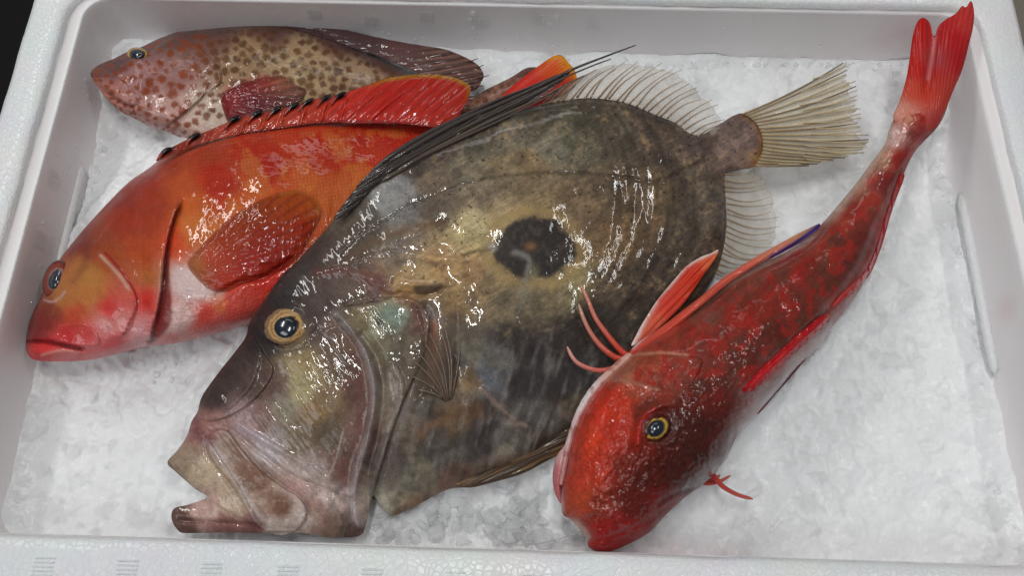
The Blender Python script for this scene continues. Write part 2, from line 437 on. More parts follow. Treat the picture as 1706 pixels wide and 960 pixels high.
def ring_mesh(name, loops, mat, parent, wob=None):
    vs = np.vstack(loops); n = len(loops[0]); fs = []
    if wob is not None:
        w = wob; vs = vs + np.stack([(fbm(vs[:, 1] * 60, vs[:, 0] * 60, 2) - .5) * w, (fbm(vs[:, 1] * 60, vs[:, 0] * 60, 8) - .5) * w, (fbm(vs[:, 1] * 45, vs[:, 0] * 45, 4) - .5) * w], 1)
    for l in range(len(loops) - 1):
        for k in range(n):
            k2 = (k + 1) % n
            fs.append([l * n + k, l * n + k2, (l + 1) * n + k2, (l + 1) * n + k])
    return mesh_obj(name, vs - origin(parent), fs, mat, parent)
BOX = thing('foam_box', 'white polystyrene foam box with rounded inner corners holding ice and four fish', 'box', (0, .14, -.1))
R = .016
ring_mesh('rim', [rrect(inset(OUT, .004), .012, -.098, nedge=90), rrect(inset(OUT, .001), .012, -.05, nedge=90), rrect(OUT, .012, -.0045, nedge=90), rrect(inset(OUT, .0012), .012, -.0012, nedge=90),
                  rrect(inset(OUT, .004), .012, 0, nedge=90), rrect(inset(IN, -.006), R + .005, .0, nedge=90), rrect(inset(IN, -.0015), R, -.0003, nedge=90), rrect(inset(IN, 0), R, -.0018, nedge=90),
                  rrect(inset(IN, .0007), R, -.004, nedge=90)],
          M_FOAM, BOX, .0011)
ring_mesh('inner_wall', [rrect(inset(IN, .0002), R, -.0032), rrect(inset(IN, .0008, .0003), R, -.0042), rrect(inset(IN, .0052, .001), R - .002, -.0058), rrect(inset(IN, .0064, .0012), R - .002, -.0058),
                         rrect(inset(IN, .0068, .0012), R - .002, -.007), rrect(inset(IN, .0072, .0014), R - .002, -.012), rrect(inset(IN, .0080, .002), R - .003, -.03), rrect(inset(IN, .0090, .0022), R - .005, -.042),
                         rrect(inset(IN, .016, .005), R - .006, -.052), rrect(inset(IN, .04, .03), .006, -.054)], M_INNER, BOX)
ring_mesh('rim_bead', [rrect(inset(IN, .0053, .0009), R - .002, -.0059), rrect(inset(IN, .0056, .0010), R - .002, -.0054), rrect(inset(IN, .0061, .0011), R - .002, -.0053), rrect(inset(IN, .0066, .0012), R - .002, -.0059)], M_FOAM, BOX)

def bar(name, a, b, w, mat, parent, seg=8):
    pts = [np.array(a) + (np.array(b) - np.array(a)) * t for t in np.linspace(0, 1, 26)]
    rad = [w * min(1, math.sqrt(max(.02, 1 - (1 - min(t, 25 - t) / 2.2) ** 2)) if min(t, 25 - t) < 2.2 else 1) * (1 + .1 * sin(t * 3.7)) for t in range(26)]
    return tube(name, parent, pts, rad, mat, seg)
bar('wall_rib', (-.2372, .1965, -.0365), (-.2365, .1365, -.0365), .0024, M_FOAM, BOX)
bar('wall_rib', (.2440, .1925, -.037), (.2424, .0885, -.037), .0024, M_FOAM, BOX)

def vent(cx, cy, cz, axis, nrm, n=5, length=.0085, pitch=.0017):
    """moulding mark: a few thin raised lines"""
    vs = []; fs = []; ax = np.array(axis, float); nr = np.array(nrm, float); st = np.cross(nr, ax)
    for k in range(n):
        c = np.array([cx, cy, cz]) + st * (k - (n - 1) / 2) * pitch
        i = len(vs)
        for e in (-1, 1):
            for s_, h in ((-.00022, 0), (-.0001, .00014), (.0001, .00014), (.00022, 0)):
                vs.append(c + ax * e * length / 2 + st * s_ + nr * h)
        fs += [[i, i + 4, i + 5, i + 1], [i + 1, i + 5, i + 6, i + 2], [i + 2, i + 6, i + 7, i + 3], [i, i + 1, i + 2, i + 3], [i + 4, i + 7, i + 6, i + 5]]
    return mesh_obj('vent_mark', np.array(vs) - origin(BOX), fs, M_FOAM, BOX, False)
for k in range(9):
    vent(-.19 + k * .0335 + (k % 3) * .001, -.0137 - k * .0004, .0006, (1, 0, 0), (0, 0, 1))
for k in range(6):
    vent(-.115 + k * .0315, .2843, -.0145 - (k % 2) * .0045, (0, 0, 1), (0, -1, 0), 5, .008, .0016)
for y, z in ((.176, -.016), (.142, -.017)):
    vent(-.2368, y, z, (.12, 0, -.99), (1, 0, .12), 6, .009, .0016)

def ice_bed():
    nx, ny = 620, 364
    x = np.linspace(-.2415, .2470, nx); y = np.linspace(-.0062, .2845, ny)
    X, Y = np.meshgrid(x, y)
    z = -.0455 + (fbm(X * 55, Y * 55, 5, 5) - .5) * .004 + (fbm(X * 16, Y * 16, 15, 3) - .5) * .006
    # broken flakes of ice: every cell is a small tilted facet
    rs = np.random.RandomState(4)
    def flakes(cell, seed):
        r = np.random.RandomState(seed); gx, gy = X / cell + 100, Y / cell + 100
        i0 = np.floor(gx).astype(int); j0 = np.floor(gy).astype(int); tab = r.rand(256, 256, 5)
        d1 = np.full(X.shape, 9.); d2 = np.full(X.shape, 9.); h1 = np.zeros(X.shape); h2 = np.zeros(X.shape); i1 = np.zeros(X.shape); i2 = np.zeros(X.shape)
        for di in (-1, 0, 1):
            for dj in (-1, 0, 1):
                q = tab[(i0 + di) & 255, (j0 + dj) & 255]
                dx = gx - (i0 + di + q[..., 0]); dy = gy - (j0 + dj + q[..., 1]); d = np.hypot(dx, dy)
                h = (q[..., 2] - .5) * 1.0 + (q[..., 3] - .5) * dx * .8 + (q[..., 4] - .5) * dy * .8
                m1 = d < d1; m2 = ~m1 & (d < d2)
                i2 = np.where(m1, i1, np.where(m2, q[..., 2], i2)); i1 = np.where(m1, q[..., 2], i1); d2 = np.where(m1, d1, np.where(m2, d, d2)); h2 = np.where(m1, h1, np.where(m2, h, h2))
                d1 = np.where(m1, d, d1); h1 = np.where(m1, h, h1)
        k = .5 * sstep(.22, 0, d2 - d1)
        return h1 * (1 - k) + h2 * k, i1 * (1 - k) + i2 * k
    def zone(u, v, rx, ry):
        c = P(u, v, -.045); return np.exp(-((X - c[0]) / rx) ** 2 - ((Y - c[1]) / ry) ** 2)
    rough = .08 + zone(790, 830, .055, .03) + .9 * zone(230, 630, .05, .022) + .45 * zone(1260, 660, .05, .05) + .3 * zone(300, 260, .03, .03) + .28 * sstep(.45, .75, fbm(X * 30, Y * 30, 81, 2))
    xw = X + (fbm(X * 220, Y * 220, 3, 3) - .5) * .005; yw = Y + (fbm(X * 220, Y * 220, 13, 3) - .5) * .005
    X0, Y0 = X, Y; X, Y = xw, yw
    fa, ia = flakes(.0068, 3); fb, ib = flakes(.0034, 9); X, Y = X0, Y0
    rough = np.clip(rough + .2, 0, 1.2)
    z += rough * (fa * .0022 + fb * .0011 + .0012 * zone(790, 830, .05, .03))
    clar = sstep(.35, .65, fbm(X * 22, Y * 22, 91, 3))
    tone = 1 - (.03 + .08 * clar) * sstep(.62, .92, ia) - (.025 + .07 * clar) * sstep(.6, .95, ib) + .03 * (fbm(X * 160, Y * 160, 17, 3) - .5)
    # slush pushed up round the bodies that lie in it
    rel = np.stack([X, Y, np.full(X.shape, -.043)], -1) - CAMP
    dz = rel @ AX; pu = 853 + FPX * (rel @ RT) / dz; pv = 480 - FPX * (rel @ UP) / dz
    for out, hh in ((jd_out, .0075), (rg_out, .009), (gu_out, .011), (sg_out, .007)):
        qq = cr(out, True, 2); box = (pu > qq[:, 0].min() - 60) & (pu < qq[:, 0].max() + 60) & (pv > qq[:, 1].min() - 60) & (pv < qq[:, 1].max() + 60)
        dd = seg_dist(pu[box], pv[box], qq, True); dd = np.where(inside(pu[box], pv[box], qq), 0, dd)
        lift = np.zeros(X.shape); lift[box] = hh * np.exp(-(dd / 20) ** 1.3) * np.clip(1.5 * fbm(X[box] * 110, Y[box] * 110, 61, 3) + .1, 0, 1)
        z = np.maximum(z, np.minimum(z + lift, -.030))
    # banks up a little against the back and side walls
    e = np.minimum(np.minimum(X + .2385, .2460 - X), .2835 - Y)
    z += .0045 * np.exp(-np.maximum(e - .002, 0) / .013) * (1.3 * fbm(X * 45, Y * 45, 33, 5) + .15)
    vs = np.stack([X.ravel(), Y.ravel(), z.ravel()], 1)
    i = np.arange(nx * ny).reshape(ny, nx)
    fs = np.stack([i[:-1, :-1].ravel(), i[:-1, 1:].ravel(), i[1:, 1:].ravel(), i[1:, :-1].ravel()], 1)
    tc_ = np.stack([tone.ravel()] * 3, 1); st = np.clip(1 - np.hypot((X - .075) / .06, (Y + .002) / .012), 0, 1).ravel() * fbm(X * 150, Y * 40, 5).ravel()
    tc_ = tc_ * (1 - st[:, None] * np.array([.12, .4, .36]))
    o = mesh_obj('crushed_ice', vs, fs, M_ICE, None, True, np.hstack([tc_, np.ones((len(tc_), 1))]))
    o['label'] = 'bed of white slushy crushed ice covering the bottom of the foam box'; o['category'] = 'ice'; o['kind'] = 'stuff'
    return o
def ice_lumps():
    rs = np.random.RandomState(11); vs = []; fs = []
    phi = (1 + 5 ** .5) / 2
    iv = np.array([(-1, phi, 0), (1, phi, 0), (-1, -phi, 0), (1, -phi, 0), (0, -1, phi), (0, 1, phi), (0, -1, -phi), (0, 1, -phi), (phi, 0, -1), (phi, 0, 1), (-phi, 0, -1), (-phi, 0, 1)]) / 1.9
    bmx = bmesh.new(); bmesh.ops.create_icosphere(bmx, subdivisions=2, radius=1)
    bv = np.array([v.co[:] for v in bmx.verts]); bf = [[v.index for v in f.verts] for f in bmx.faces]; bmx.free()
    spots = []
    for k in range(120):
        u = rs.uniform(610, 985); v = 905 - abs(rs.normal(0, 1)) * 60
        if v > 900 or v < 740 + (940 - u) * .28: continue
        spots.append((P(u, v, -.0418), None, rs.uniform(.002, .0075)))
    for k in range(50):
        u = rs.uniform(60, 420); v = rs.uniform(570, 640); spots.append((u, v, rs.uniform(.0012, .0026)))
    for k in range(330):      # frost and chips along the foot of the walls
        if k % 3 == 0: w3 = np.array([rs.uniform(-.23, .24), .2835 - abs(rs.normal(0, .003)), -.0435])
        elif k % 3 == 1: w3 = np.array([-.2362 + abs(rs.normal(0, .003)), rs.uniform(.0, .28), -.0435])
        else: w3 = np.array([.2432 - abs(rs.normal(0, .003)), rs.uniform(.0, .28), -.0435])
        spots.append((w3, None, rs.uniform(.001, .0036)))
    for si, (u, v, r) in enumerate(spots):
        c = P(u, v, -.0452) if v is not None else u
        M3 = np.linalg.qr(rs.normal(size=(3, 3)))[0] * np.array([1, rs.uniform(.6, 1), rs.uniform(.5, .9)])
        # flatten random facets so the lump reads as broken ice
        w = bv.copy()
        for _ in range(9):
            nrm = rs.normal(size=3); nrm /= np.linalg.norm(nrm); lim = rs.uniform(.35, .75)
            dd = w @ nrm; w = w - np.where(dd > lim, dd - lim, 0)[:, None] * nrm
        w = w * r @ M3.T + c + np.array([0, 0, -r * .25])
        b0 = len(vs) * len(bv); vs.append(w); fs += [[q + b0 for q in f] for f in bf]
    o = mesh_obj('ice_lumps', np.vstack(vs), fs, M_LUMP, None, False)
    o['label'] = 'broken translucent lumps of crushed ice piled on the ice bed'; o['category'] = 'ice'; o['kind'] = 'stuff'
ice_lumps()

# ------------------------------------------------------------------ shared fish pieces
def eye(parent, u, v, rx, ry, ang, z, dome, rings, pr, pang=0, poff=(0, 0), pmat=None, tilt=(0, 0)):
    """eyeball with coloured rings and a separate domed pupil; rings = [(radius fraction, colour)]"""
    a = radians(ang)
    el = [(u + rx * cos(t) * cos(a) - ry * sin(t) * sin(a), v + rx * cos(t) * sin(a) + ry * sin(t) * cos(a)) for t in np.linspace(0, 2 * pi, 24, endpoint=False)]
    def rad(F):
        x = (F.U - u) * cos(a) + (F.V - v) * sin(a); y = -(F.U - u) * sin(a) + (F.V - v) * cos(a)
        return np.hypot(x / rx, y / ry)
    def colr(F):
        r = rad(F) + (fbm(F.U / 5, F.V / 5, 5) - .5) * .2; c = np.tile(C(*rings[0][1]), (F.n, 1))
        for (r0, c0), (r1, c1) in zip(rings[:-1], rings[1:]):
            c = mix(c, c1, sstep(r1 - .06, r1 + .06, r))
        return c
    zf = lambda U, V: z + tilt[0] * (np.asarray(U) - u) + tilt[1] * (np.asarray(V) - v)
    prof = lambda F: np.sqrt(np.clip(1 - rad(F) ** 2, 0, 1))
    o, sm = build_body('eye', parent, el, M_EYE, dome, zf, colr, g=1.3, bot=1.0, profile=prof)
    pu, pv = u + poff[0], v + poff[1]; b = radians(pang)
    pl = [(pu + pr[0] * cos(t) * cos(b) - pr[1] * sin(t) * sin(b), pv + pr[0] * cos(t) * sin(b) + pr[1] * sin(t) * cos(b)) for t in np.linspace(0, 2 * pi, 20, endpoint=False)]
    def prof2(F):
        x = (F.U - pu) * cos(b) + (F.V - pv) * sin(b); y = -(F.U - pu) * sin(b) + (F.V - pv) * cos(b)
        return np.sqrt(np.clip(1 - (x / pr[0]) ** 2 - (y / pr[1]) ** 2, 0, 1))
    build_body('pupil', o, pl, pmat or M_PUPIL, .0009, lambda U, V: sm(U, V) + .0002, lambda F: np.tile(C(10, 14, 24), (F.n, 1)), g=1.3, bot=.6, profile=prof2)
    return o

def fan(F, apex, count, sharp=2, jitter=.0):
    """0..1 ripple of rays that radiate from an apex"""
    a = np.arctan2(F.V - apex[1], F.U - apex[0]); a = (a - a.min()) / (np.ptp(a) + 1e-9)
    a = a + (fbm(F.U / 30, F.V / 30, 3) - .5) * jitter
    return np.abs(np.cos(a * count * pi)) ** sharp

def ray_tubes(parent, bases, tips, zb, zt, bend, r0, r1, mat, c0, c1, name='fin_ray', n=9):
    for i, (b, t) in enumerate(zip(bases, tips)):
        b = np.array(b, float); t = np.array(t, float); d = t - b; nn = np.array([-d[1], d[0]])
        s = np.linspace(0, 1, n); p = b + s[:, None] * d + (np.sin(s * pi) * bend)[:, None] * nn
        z = np.array([zb(*b) if callable(zb) else zb, zt(*t) if callable(zt) else zt]); z = z[0] + (z[1] - z[0]) * s + .0006 * np.sin(s * pi)
        col = [C(*c0) * (1 - q) + C(*c1) * q for q in s]
        tube(name, parent, P(p[:, 0], p[:, 1], z), r0 + (r1 - r0) * s, mat, 6, col)

def resample(pts, n, closed=False):
    q = cr(pts, closed, 12); L = np.r_[0, np.cumsum(np.linalg.norm(np.diff(q, axis=0), axis=1))]
    s = np.linspace(0, L[-1], n); return np.stack([np.interp(s, L, q[:, 0]), np.interp(s, L, q[:, 1])], 1)

def sheet(name, parent, base, tip, zb, zt, mat, colr, rows=14, cols=60, bend=0, thick=.00025, ripple=None, rag=0):
    """thin fin membrane with two faces between a base curve and a tip curve"""
    B = resample(base, cols); T_ = resample(tip, cols); vs = []; cs = []
    if rag:
        dv = T_ - B; ln = np.linalg.norm(dv, axis=1)[:, None]; kk = np.linspace(0, cols / 4.0, cols)
        T_ = T_ - dv / ln * (rag * (1.6 * np.abs(vnoise(kk, kk * 0 + rag, 3) - .3) + .5 * vnoise(kk * 2.3, kk * 0 + 2, 5)))[:, None]
    for j in range(rows):
        s = j / (rows - 1); d = T_ - B; nn = np.stack([-d[:, 1], d[:, 0]], 1)
        p = B + d * s + nn * (sin(s * pi) * bend)
        zz = (np.array([zb(*q) for q in B]) if callable(zb) else zb) * (1 - s) + (np.array([zt(*q) for q in T_]) if callable(zt) else zt) * s
        if ripple is not None: zz = zz + ripple(np.linspace(0, 1, cols), s)
        vs.append(P(p[:, 0], p[:, 1], zz + np.zeros(cols)))
        cs.append([colr(k / (cols - 1), s) for k in range(cols)])
    vs = np.vstack(vs); cs = np.vstack(cs); n = len(vs)
    i = np.arange(n).reshape(rows, cols)
    f = np.stack([i[:-1, :-1].ravel(), i[:-1, 1:].ravel(), i[1:, 1:].ravel(), i[1:, :-1].ravel()], 1)
    ring = np.r_[i[0, :], i[1:, -1], i[-1, -2::-1], i[-2:0:-1, 0]]; r2 = np.roll(ring, -1)
    side = np.stack([ring, ring + n, r2 + n, r2], 1)
    allv = np.vstack([vs, vs - np.array([0, 0, thick])]) - origin(parent)
    return mesh_obj(name, allv, np.vstack([f, f[:, ::-1] + n, side]), mat, parent, True, np.vstack([cs, cs]))

# ------------------------------------------------------------------ spotted grouper (back left)
SG = thing('spotted_grouper', 'brown spotted grouper lying at the back of the box, covered with small rusty dots', 'fish', (-.1, .25, -.045))
sg_out = [(151, 121), (158, 112), (170, 105), (190, 97), (212, 86), (237, 77), (264, 64), (300, 51), (340, 42), (380, 35), (430, 30), (480, 31), (530, 44), (590, 72), (650, 104), (700, 126), (745, 148), (784, 160), (815, 146), (850, 129), (880, 112), (905, 118), (880, 150), (830, 185), (790, 205), (740, 225), (650, 250),
          (500, 262), (400, 256), (340, 246), (300, 229), (276, 219), (250, 212), (235, 203), (200, 185), (177, 163), (160, 141), (153, 130)]
sg_z = lambda U, V: -.0345 + .018 * sstep(340, 150, np.asarray(U, float)) + .004 * sstep(500, 900, np.asarray(U, float))
def sg_T(F): return .021 * (1 - .35 * sstep(450, 800, F.U)) * (.75 + .25 * sstep(150, 260, F.U))
def sg_relief(F):
    z = F.plate([(300, 60), (345, 90), (370, 130), (345, 155), (310, 185), (270, 212), (240, 205), (230, 150), (250, 90)], .0013, 9, .0012, 5)
    z += F.plate([(150, 112), (185, 122), (222, 150), (232, 170), (215, 174), (190, 160), (165, 143), (148, 128)], .0011, 6, .0012, 4)
    z -= .0012 * F.line([(152, 124), (172, 150), (200, 172), (222, 178)], 2.5)
    z -= .0012 * F.line([(275, 212), (310, 190), (340, 160), (350, 140)], 2.5)
    z += .0012 * F.blob(229, 90, 22, 16)
    z += (fbm(F.U / 20, F.V / 20, 2) - .5) * .0012
    return z
def sg_col(F):
    c = F.idw([(160, 122, (130, 92, 92)), (190, 105, (120, 82, 82)), (230, 130, (172, 128, 132)), (180, 150, (188, 132, 126)), (230, 190, (192, 150, 150)), (290, 120, (160, 120, 120)), (280, 190, (205, 168, 165)), (300, 70, (120, 86, 82)), (360, 50, (112, 78, 70)), (450, 40, (98, 66, 60)),
               (420, 90, (158, 132, 100)), (520, 100, (172, 150, 118)), (600, 130, (165, 142, 116)), (480, 140, (178, 156, 124)), (350, 190, (212, 198, 188)), (330, 215, (220, 200, 195)), (400, 150, (170, 140, 110)), (560, 60, (100, 68, 64)), (660, 110, (128, 92, 88)), (720, 140, (128, 92, 90)), (800, 160, (150, 110, 100)), (870, 125, (140, 96, 86)), (650, 150, (160, 138, 112))], 10, 30, 14, 2.3)
    c *= (.68 + .3 * fbm(F.U / 14, F.V / 14, 21))[:, None]; c = c * np.array([1.06, .96, .86])
    c = mix(c, (168, 108, 96), F.reg([(150, 118), (162, 122), (195, 158), (225, 180), (205, 176), (170, 152)], 4) * .7)
    c = mix(c, (74, 50, 48), sstep(34, 6, F.d) * (F.V < 130) * .7)
    # spots: dart throwing, smaller and closer near the back and tail
    rs = np.random.RandomState(3); pts = []
    q = cr(sg_out, True, 4)
    cand = np.stack([rs.uniform(155, 880, 9000), rs.uniform(30, 235, 9000)], 1)
    cand = cand[inside(cand[:, 0], cand[:, 1], q)]; dd = seg_dist(cand[:, 0], cand[:, 1], q, True)
    for (u, v), d in zip(cand, dd):
        sp = 7.8 + min(d, 40) / 40 * (6.2 if u > 330 else 8.2)
        if u > 330 and v > 195: continue
        if all((u - a) ** 2 + ((v - b) * 1.15) ** 2 > (.5 * (sp + s2)) ** 2 for a, b, s2 in pts): pts.append((u, v, sp))
    m = np.zeros(F.n); hue = np.zeros(F.n)
    Uw = F.U + (fbm(F.U / 5, F.V / 5, 6) - .5) * 8; Vw = F.V + (fbm(F.U / 5, F.V / 5, 16) - .5) * 8
    for a, b, s2 in pts:
        r = s2 * (rs.uniform(.42, .58) if a > 330 else rs.uniform(.34, .56)); r2 = r * rs.uniform(.7, 1.05)
        box = (np.abs(F.U - a) < 20) & (np.abs(F.V - b) < 20)
        k = np.exp(-(((Uw[box] - a) / r) ** 2 + ((Vw[box] - b) / r2) ** 2) ** 3.2) * rs.uniform(.85, 1)
        m[box] = np.maximum(m[box], k); hue[box] = np.where(k > .3, rs.uniform(0, 1), hue[box])
    head = sstep(380, 300, F.U)
    sc = C(72, 38, 16)[None] * (1 - head[:, None]) + C(142, 60, 14)[None] * head[:, None]
    sc = sc * (1 - .25 * hue[:, None]) + C(150, 100, 40)[None] * (.25 * hue * (1 - head))[:, None]
    back = 0 * F.d
    c = c * (1 - m[:, None] * .93) + sc * (m * .93)[:, None]
    c = mix(c, (66, 42, 42), F.line([(440, 30), (490, 40), (540, 58), (600, 84), (660, 110), (725, 134)], 13, 10, 6) * .8)
    c = mix(c, (150, 30, 40), F.reg([(372, 150), (410, 132), (450, 124), (480, 138), (478, 160), (430, 185), (385, 190)], 9, 8) * .5)
    return c
sg_body, sg_top = build_body('body', SG, sg_out, M_SPOT, sg_T, sg_z, sg_col, sg_relief, g=1.9, bot=.6)
eye(SG, 229, 90, 18, 11.5, 5, float(sg_top(229, 90)) - .0006, .0028, [(0, (30, 30, 40)), (.55, (40, 34, 40)), (.74, (196, 158, 84)), (.93, (120, 84, 74))], (12.5, 9), 5, (-1, 0))
# spiny and soft dorsal fin folded against the back
sg_df = [(440, 29), (470, 27), (500, 27), (527, 33), (573, 48), (613, 58), (660, 68), (707, 76), (743, 82), (777, 96), (795, 107), (806, 124), (800, 140), (788, 152), (760, 150), (720, 130), (683, 116), (640, 97), (590, 80), (540, 63), (490, 48), (455, 38)]
def sgd_col(F):
    c = F.idw([(500, 34, (70, 46, 46)), (600, 66, (72, 46, 48)), (680, 90, (92, 60, 58)), (740, 105, (122, 86, 76)), (790, 120, (118, 80, 68)), (760, 140, (110, 72, 66))], 6, 20, 20)
    r = .5 + .5 * np.sin((F.V + .16 * F.U) / 1.72 + (fbm(F.U / 20, F.V / 20, 3) - .5) * 3)
    k = sstep(670, 730, F.U)
    return mix(c, (46, 26, 26), r * k * .8)
def sgd_rel(F):
    z = (fbm(F.U / 26, F.V / 7, 12) - .5) * .0022 * sstep(760, 640, F.U)
    z += .0005 * np.sin((F.V + .16 * F.U) / 1.72) * sstep(670, 730, F.U)
    for k in range(9):
        u = 500 + k * 26; z += .0007 * F.line([(u, 40 + k * 6.2), (u + 40, 38 + k * 6.4)], 3)
    return z
sgd_z = lambda U, V: np.maximum(sg_z(U, V) + .007, sg_top(U, V) + .0004)
build_body('dorsal_fin', SG, sg_df, M_SPOT, .0022, sgd_z, sgd_col, sgd_rel, g=1.5, bot=1, rough_edge=1.2)
for (u0_, v0_, u1_, v1_) in ((770, 118, 806, 108), (775, 132, 815, 125), (768, 142, 806, 143), (760, 106, 797, 97)):
    ray_tubes(SG, [(u0_, v0_)], [(u1_, v1_)], float(sgd_z(u0_, v0_)) + .001, float(sgd_z(u1_, v1_)), .04, .0005, .0002, M_FLESH, (96, 60, 52), (40, 24, 26), 'fin_spine', 6)
# pectoral fin, dark red
sg_pf = [(368, 158), (385, 146), (410, 136), (440, 128), (470, 126), (492, 140), (510, 150), (500, 168), (470, 186), (430, 200), (385, 205), (372, 184)]
def sgp_col(F):
    c = F.idw([(380, 160, (140, 36, 40)), (410, 150, (126, 28, 36)), (440, 132, (150, 50, 34)), (470, 130, (150, 92, 66)), (490, 150, (120, 74, 60)), (430, 175, (96, 24, 36)), (470, 170, (92, 44, 42))], 8, 20, 14)
    return np.hstack([c * (.68 + .4 * fan(F, (350, 172), 15))[:, None], (.45 + .55 * sstep(0, 12, F.d))[:, None]])
build_body('pectoral_fin', SG, sg_pf, M_FIN, .0008, lambda U, V: sg_top(U, V) + .0006, sgp_col, lambda F: .0003 * fan(F, (350, 172), 15) + (fbm(F.U / 16, F.V / 9, 4) - .5) * .0010, g=1.6, bot=.6)

# ------------------------------------------------------------------ red blacktip grouper (left)
RG = thing('red_grouper', 'bright orange red grouper with black tipped dorsal spines, lying on the left side', 'fish', (-.12, .15, -.045))
rg_out = [(45, 588), (43, 570), (48, 540), (57, 515), (70, 490), (86, 455), (105, 424), (131, 392), (158, 361), (187, 330), (217, 301), (245, 282), (268, 264), (300, 243), (340, 226), (400, 209), (467, 199), (533, 190), (600, 188), (667, 189), (727, 194), (765, 194), (800, 190),
          (830, 200), (800, 235), (740, 280), (690, 330), (640, 390), (580, 440), (500, 500), (440, 528), (405, 543), (356, 557), (300, 571), (244, 578), (195, 590), (150, 600), (94, 603), (58, 600)]
rg_z = lambda U, V: -.0235 + 0 * np.asarray(U, float)
def rg_T(F): return .0245 - .013 * sstep(420, 720, F.U) - .003 * sstep(200, 60, F.U)
def rg_relief(F):
    z = F.plate([(302, 328), (290, 362), (280, 400), (273, 440), (268, 490), (256, 540), (243, 574), (200, 590), (150, 560), (150, 430), (200, 350), (250, 325)], .0016, 16, .0026, 10) * sstep(205, 262, F.U) * sstep(322, 345, F.V)
    z += F.plate([(165, 424), (190, 438), (208, 462), (222, 482), (229, 505), (224, 530), (206, 560), (160, 565), (120, 520), (120, 440)], .0009, 10, .0007, 5) * sstep(172, 200, F.U)
    z += F.plate([(112, 540), (140, 538), (160, 552), (166, 572), (150, 579), (112, 574), (75, 562), (88, 552)], .0014, 8, .0006, 4)
    z -= .0026 * F.line([(40, 569), (75, 570), (110, 577), (140, 583)], 3.2)
    z += .0015 * F.line([(48, 580), (70, 590), (100, 584), (120, 586)], 8) + .0015 * F.line([(46, 562), (70, 558), (100, 566)], 7)
    z += .0035 * F.blob(92, 464, 34, 44, 20)
    z -= .0016 * F.line([(362, 492), (400, 470), (440, 462), (485, 432)], 5)
    z += (fbm(F.U / 45, F.V / 45, 2) - .5) * .0022 + (fbm(F.U / 13, F.V / 13, 32) - .5) * .0005
    return z
def rg_col(F):
    c = F.idw([(60, 545, (112, 30, 34)), (75, 585, (205, 44, 48)), (110, 560, (198, 38, 50)), (150, 560, (205, 48, 58)), (80, 520, (120, 52, 40)), (110, 500, (176, 112, 62)), (150, 470, (182, 118, 62)), (140, 500, (184, 112, 60)), (120, 530, (190, 66, 44)), (180, 515, (206, 40, 44)), (200, 540, (214, 130, 130)), (170, 545, (214, 150, 152)),
               (190, 430, (160, 70, 36)), (165, 400, (148, 62, 40)), (140, 400, (122, 44, 40)), (210, 370, (158, 48, 28)), (230, 420, (176, 66, 28)), (250, 460, (176, 96, 48)), (245, 510, (204, 40, 36)), (250, 350, (160, 54, 32)), (200, 330, (140, 46, 40)), (240, 300, (150, 44, 32)), (150, 580, (214, 110, 118)), (100, 597, (214, 96, 104)), (200, 580, (206, 78, 88)), (230, 560, (212, 150, 158)),
               (290, 270, (158, 54, 34)), (340, 260, (176, 60, 34)), (300, 310, (186, 76, 34)), (350, 310, (194, 44, 22)), (330, 340, (204, 94, 40)), (290, 400, (206, 66, 34)), (320, 380, (208, 112, 54)), (420, 240, (186, 46, 24)), (480, 250, (196, 60, 28)), (440, 290, (196, 62, 28)), (420, 320, (208, 96, 44)), (520, 220, (190, 38, 22)), (600, 215, (180, 34, 20)), (560, 270, (184, 46, 24)), (520, 300, (204, 96, 44)), (570, 310, (206, 98, 50)), (620, 260, (196, 56, 28)), (660, 230, (186, 36, 22)), (600, 340, (204, 100, 56)),
               (300, 470, (208, 176, 174)), (340, 470, (212, 168, 164)), (300, 530, (212, 158, 156)), (340, 520, (206, 64, 56)), (380, 480, (204, 60, 42)), (400, 520, (206, 74, 70)), (360, 545, (206, 88, 90)), (280, 560, (214, 110, 112)), (450, 480, (196, 44, 34)), (430, 430, (190, 50, 28))], 16, 40, 17, 2.0)
    # dark red blotched bars on the flank
    n = fbm(F.U / 34, F.V / 34, 44, 4)
    for pts in ([(352, 268), (396, 262), (400, 310), (366, 338), (340, 312)], [(420, 254), (470, 246), (486, 270), (444, 312), (412, 290)], [(506, 226), (560, 226), (560, 290), (530, 292), (512, 262)], [(585, 216), (650, 214), (640, 262), (600, 280), (590, 240)]):
        c = mix(c, (178, 30, 16), F.reg(pts, 14, 22) * (.3 + .55 * sstep(.4, .6, n)))
    c = mix(c, (214, 118, 58), .5 * sstep(.52, .68, fbm(F.U / 30, F.V / 30, 61)) * sstep(300, 340, F.U) * sstep(14, 40, F.d))
    # throat and belly: pale with red stains
    c = mix(c, (216, 190, 188), F.reg([(292, 452), (330, 448), (372, 470), (368, 492), (330, 500), (300, 492)], 9, 14) * .8)
    c = mix(c, (216, 182, 180), F.reg([(284, 512), (318, 510), (322, 532), (300, 552), (270, 556)], 9, 14) * .75)
    c = mix(c, (206, 30, 24), F.blob(368, 466, 12, 6, 0, 4) * .9)
    # gill opening, dark red flesh
    c = mix(c, (120, 16, 26), F.reg([(300, 330), (292, 366), (284, 404), (282, 450), (286, 500), (284, 540), (262, 566), (246, 574), (258, 545), (268, 490), (271, 440), (278, 400), (288, 362)], 4) * .85)
    # preopercle line and mouth
    c = mix(c, (150, 20, 28), F.line([(176, 422), (202, 452), (221, 479), (228, 501), (221, 527), (206, 557)], 2.6) * .9)
    c = mix(c, (220, 190, 180), F.line([(168, 426), (196, 456), (214, 482)], 3) * .45)
    c = mix(c, (96, 14, 24), F.line([(44, 569), (75, 570), (110, 577), (136, 583)], 2.4) * .9)
    c = mix(c, (222, 160, 150), F.line([(70, 592), (100, 585), (130, 588)], 2.5) * .6)
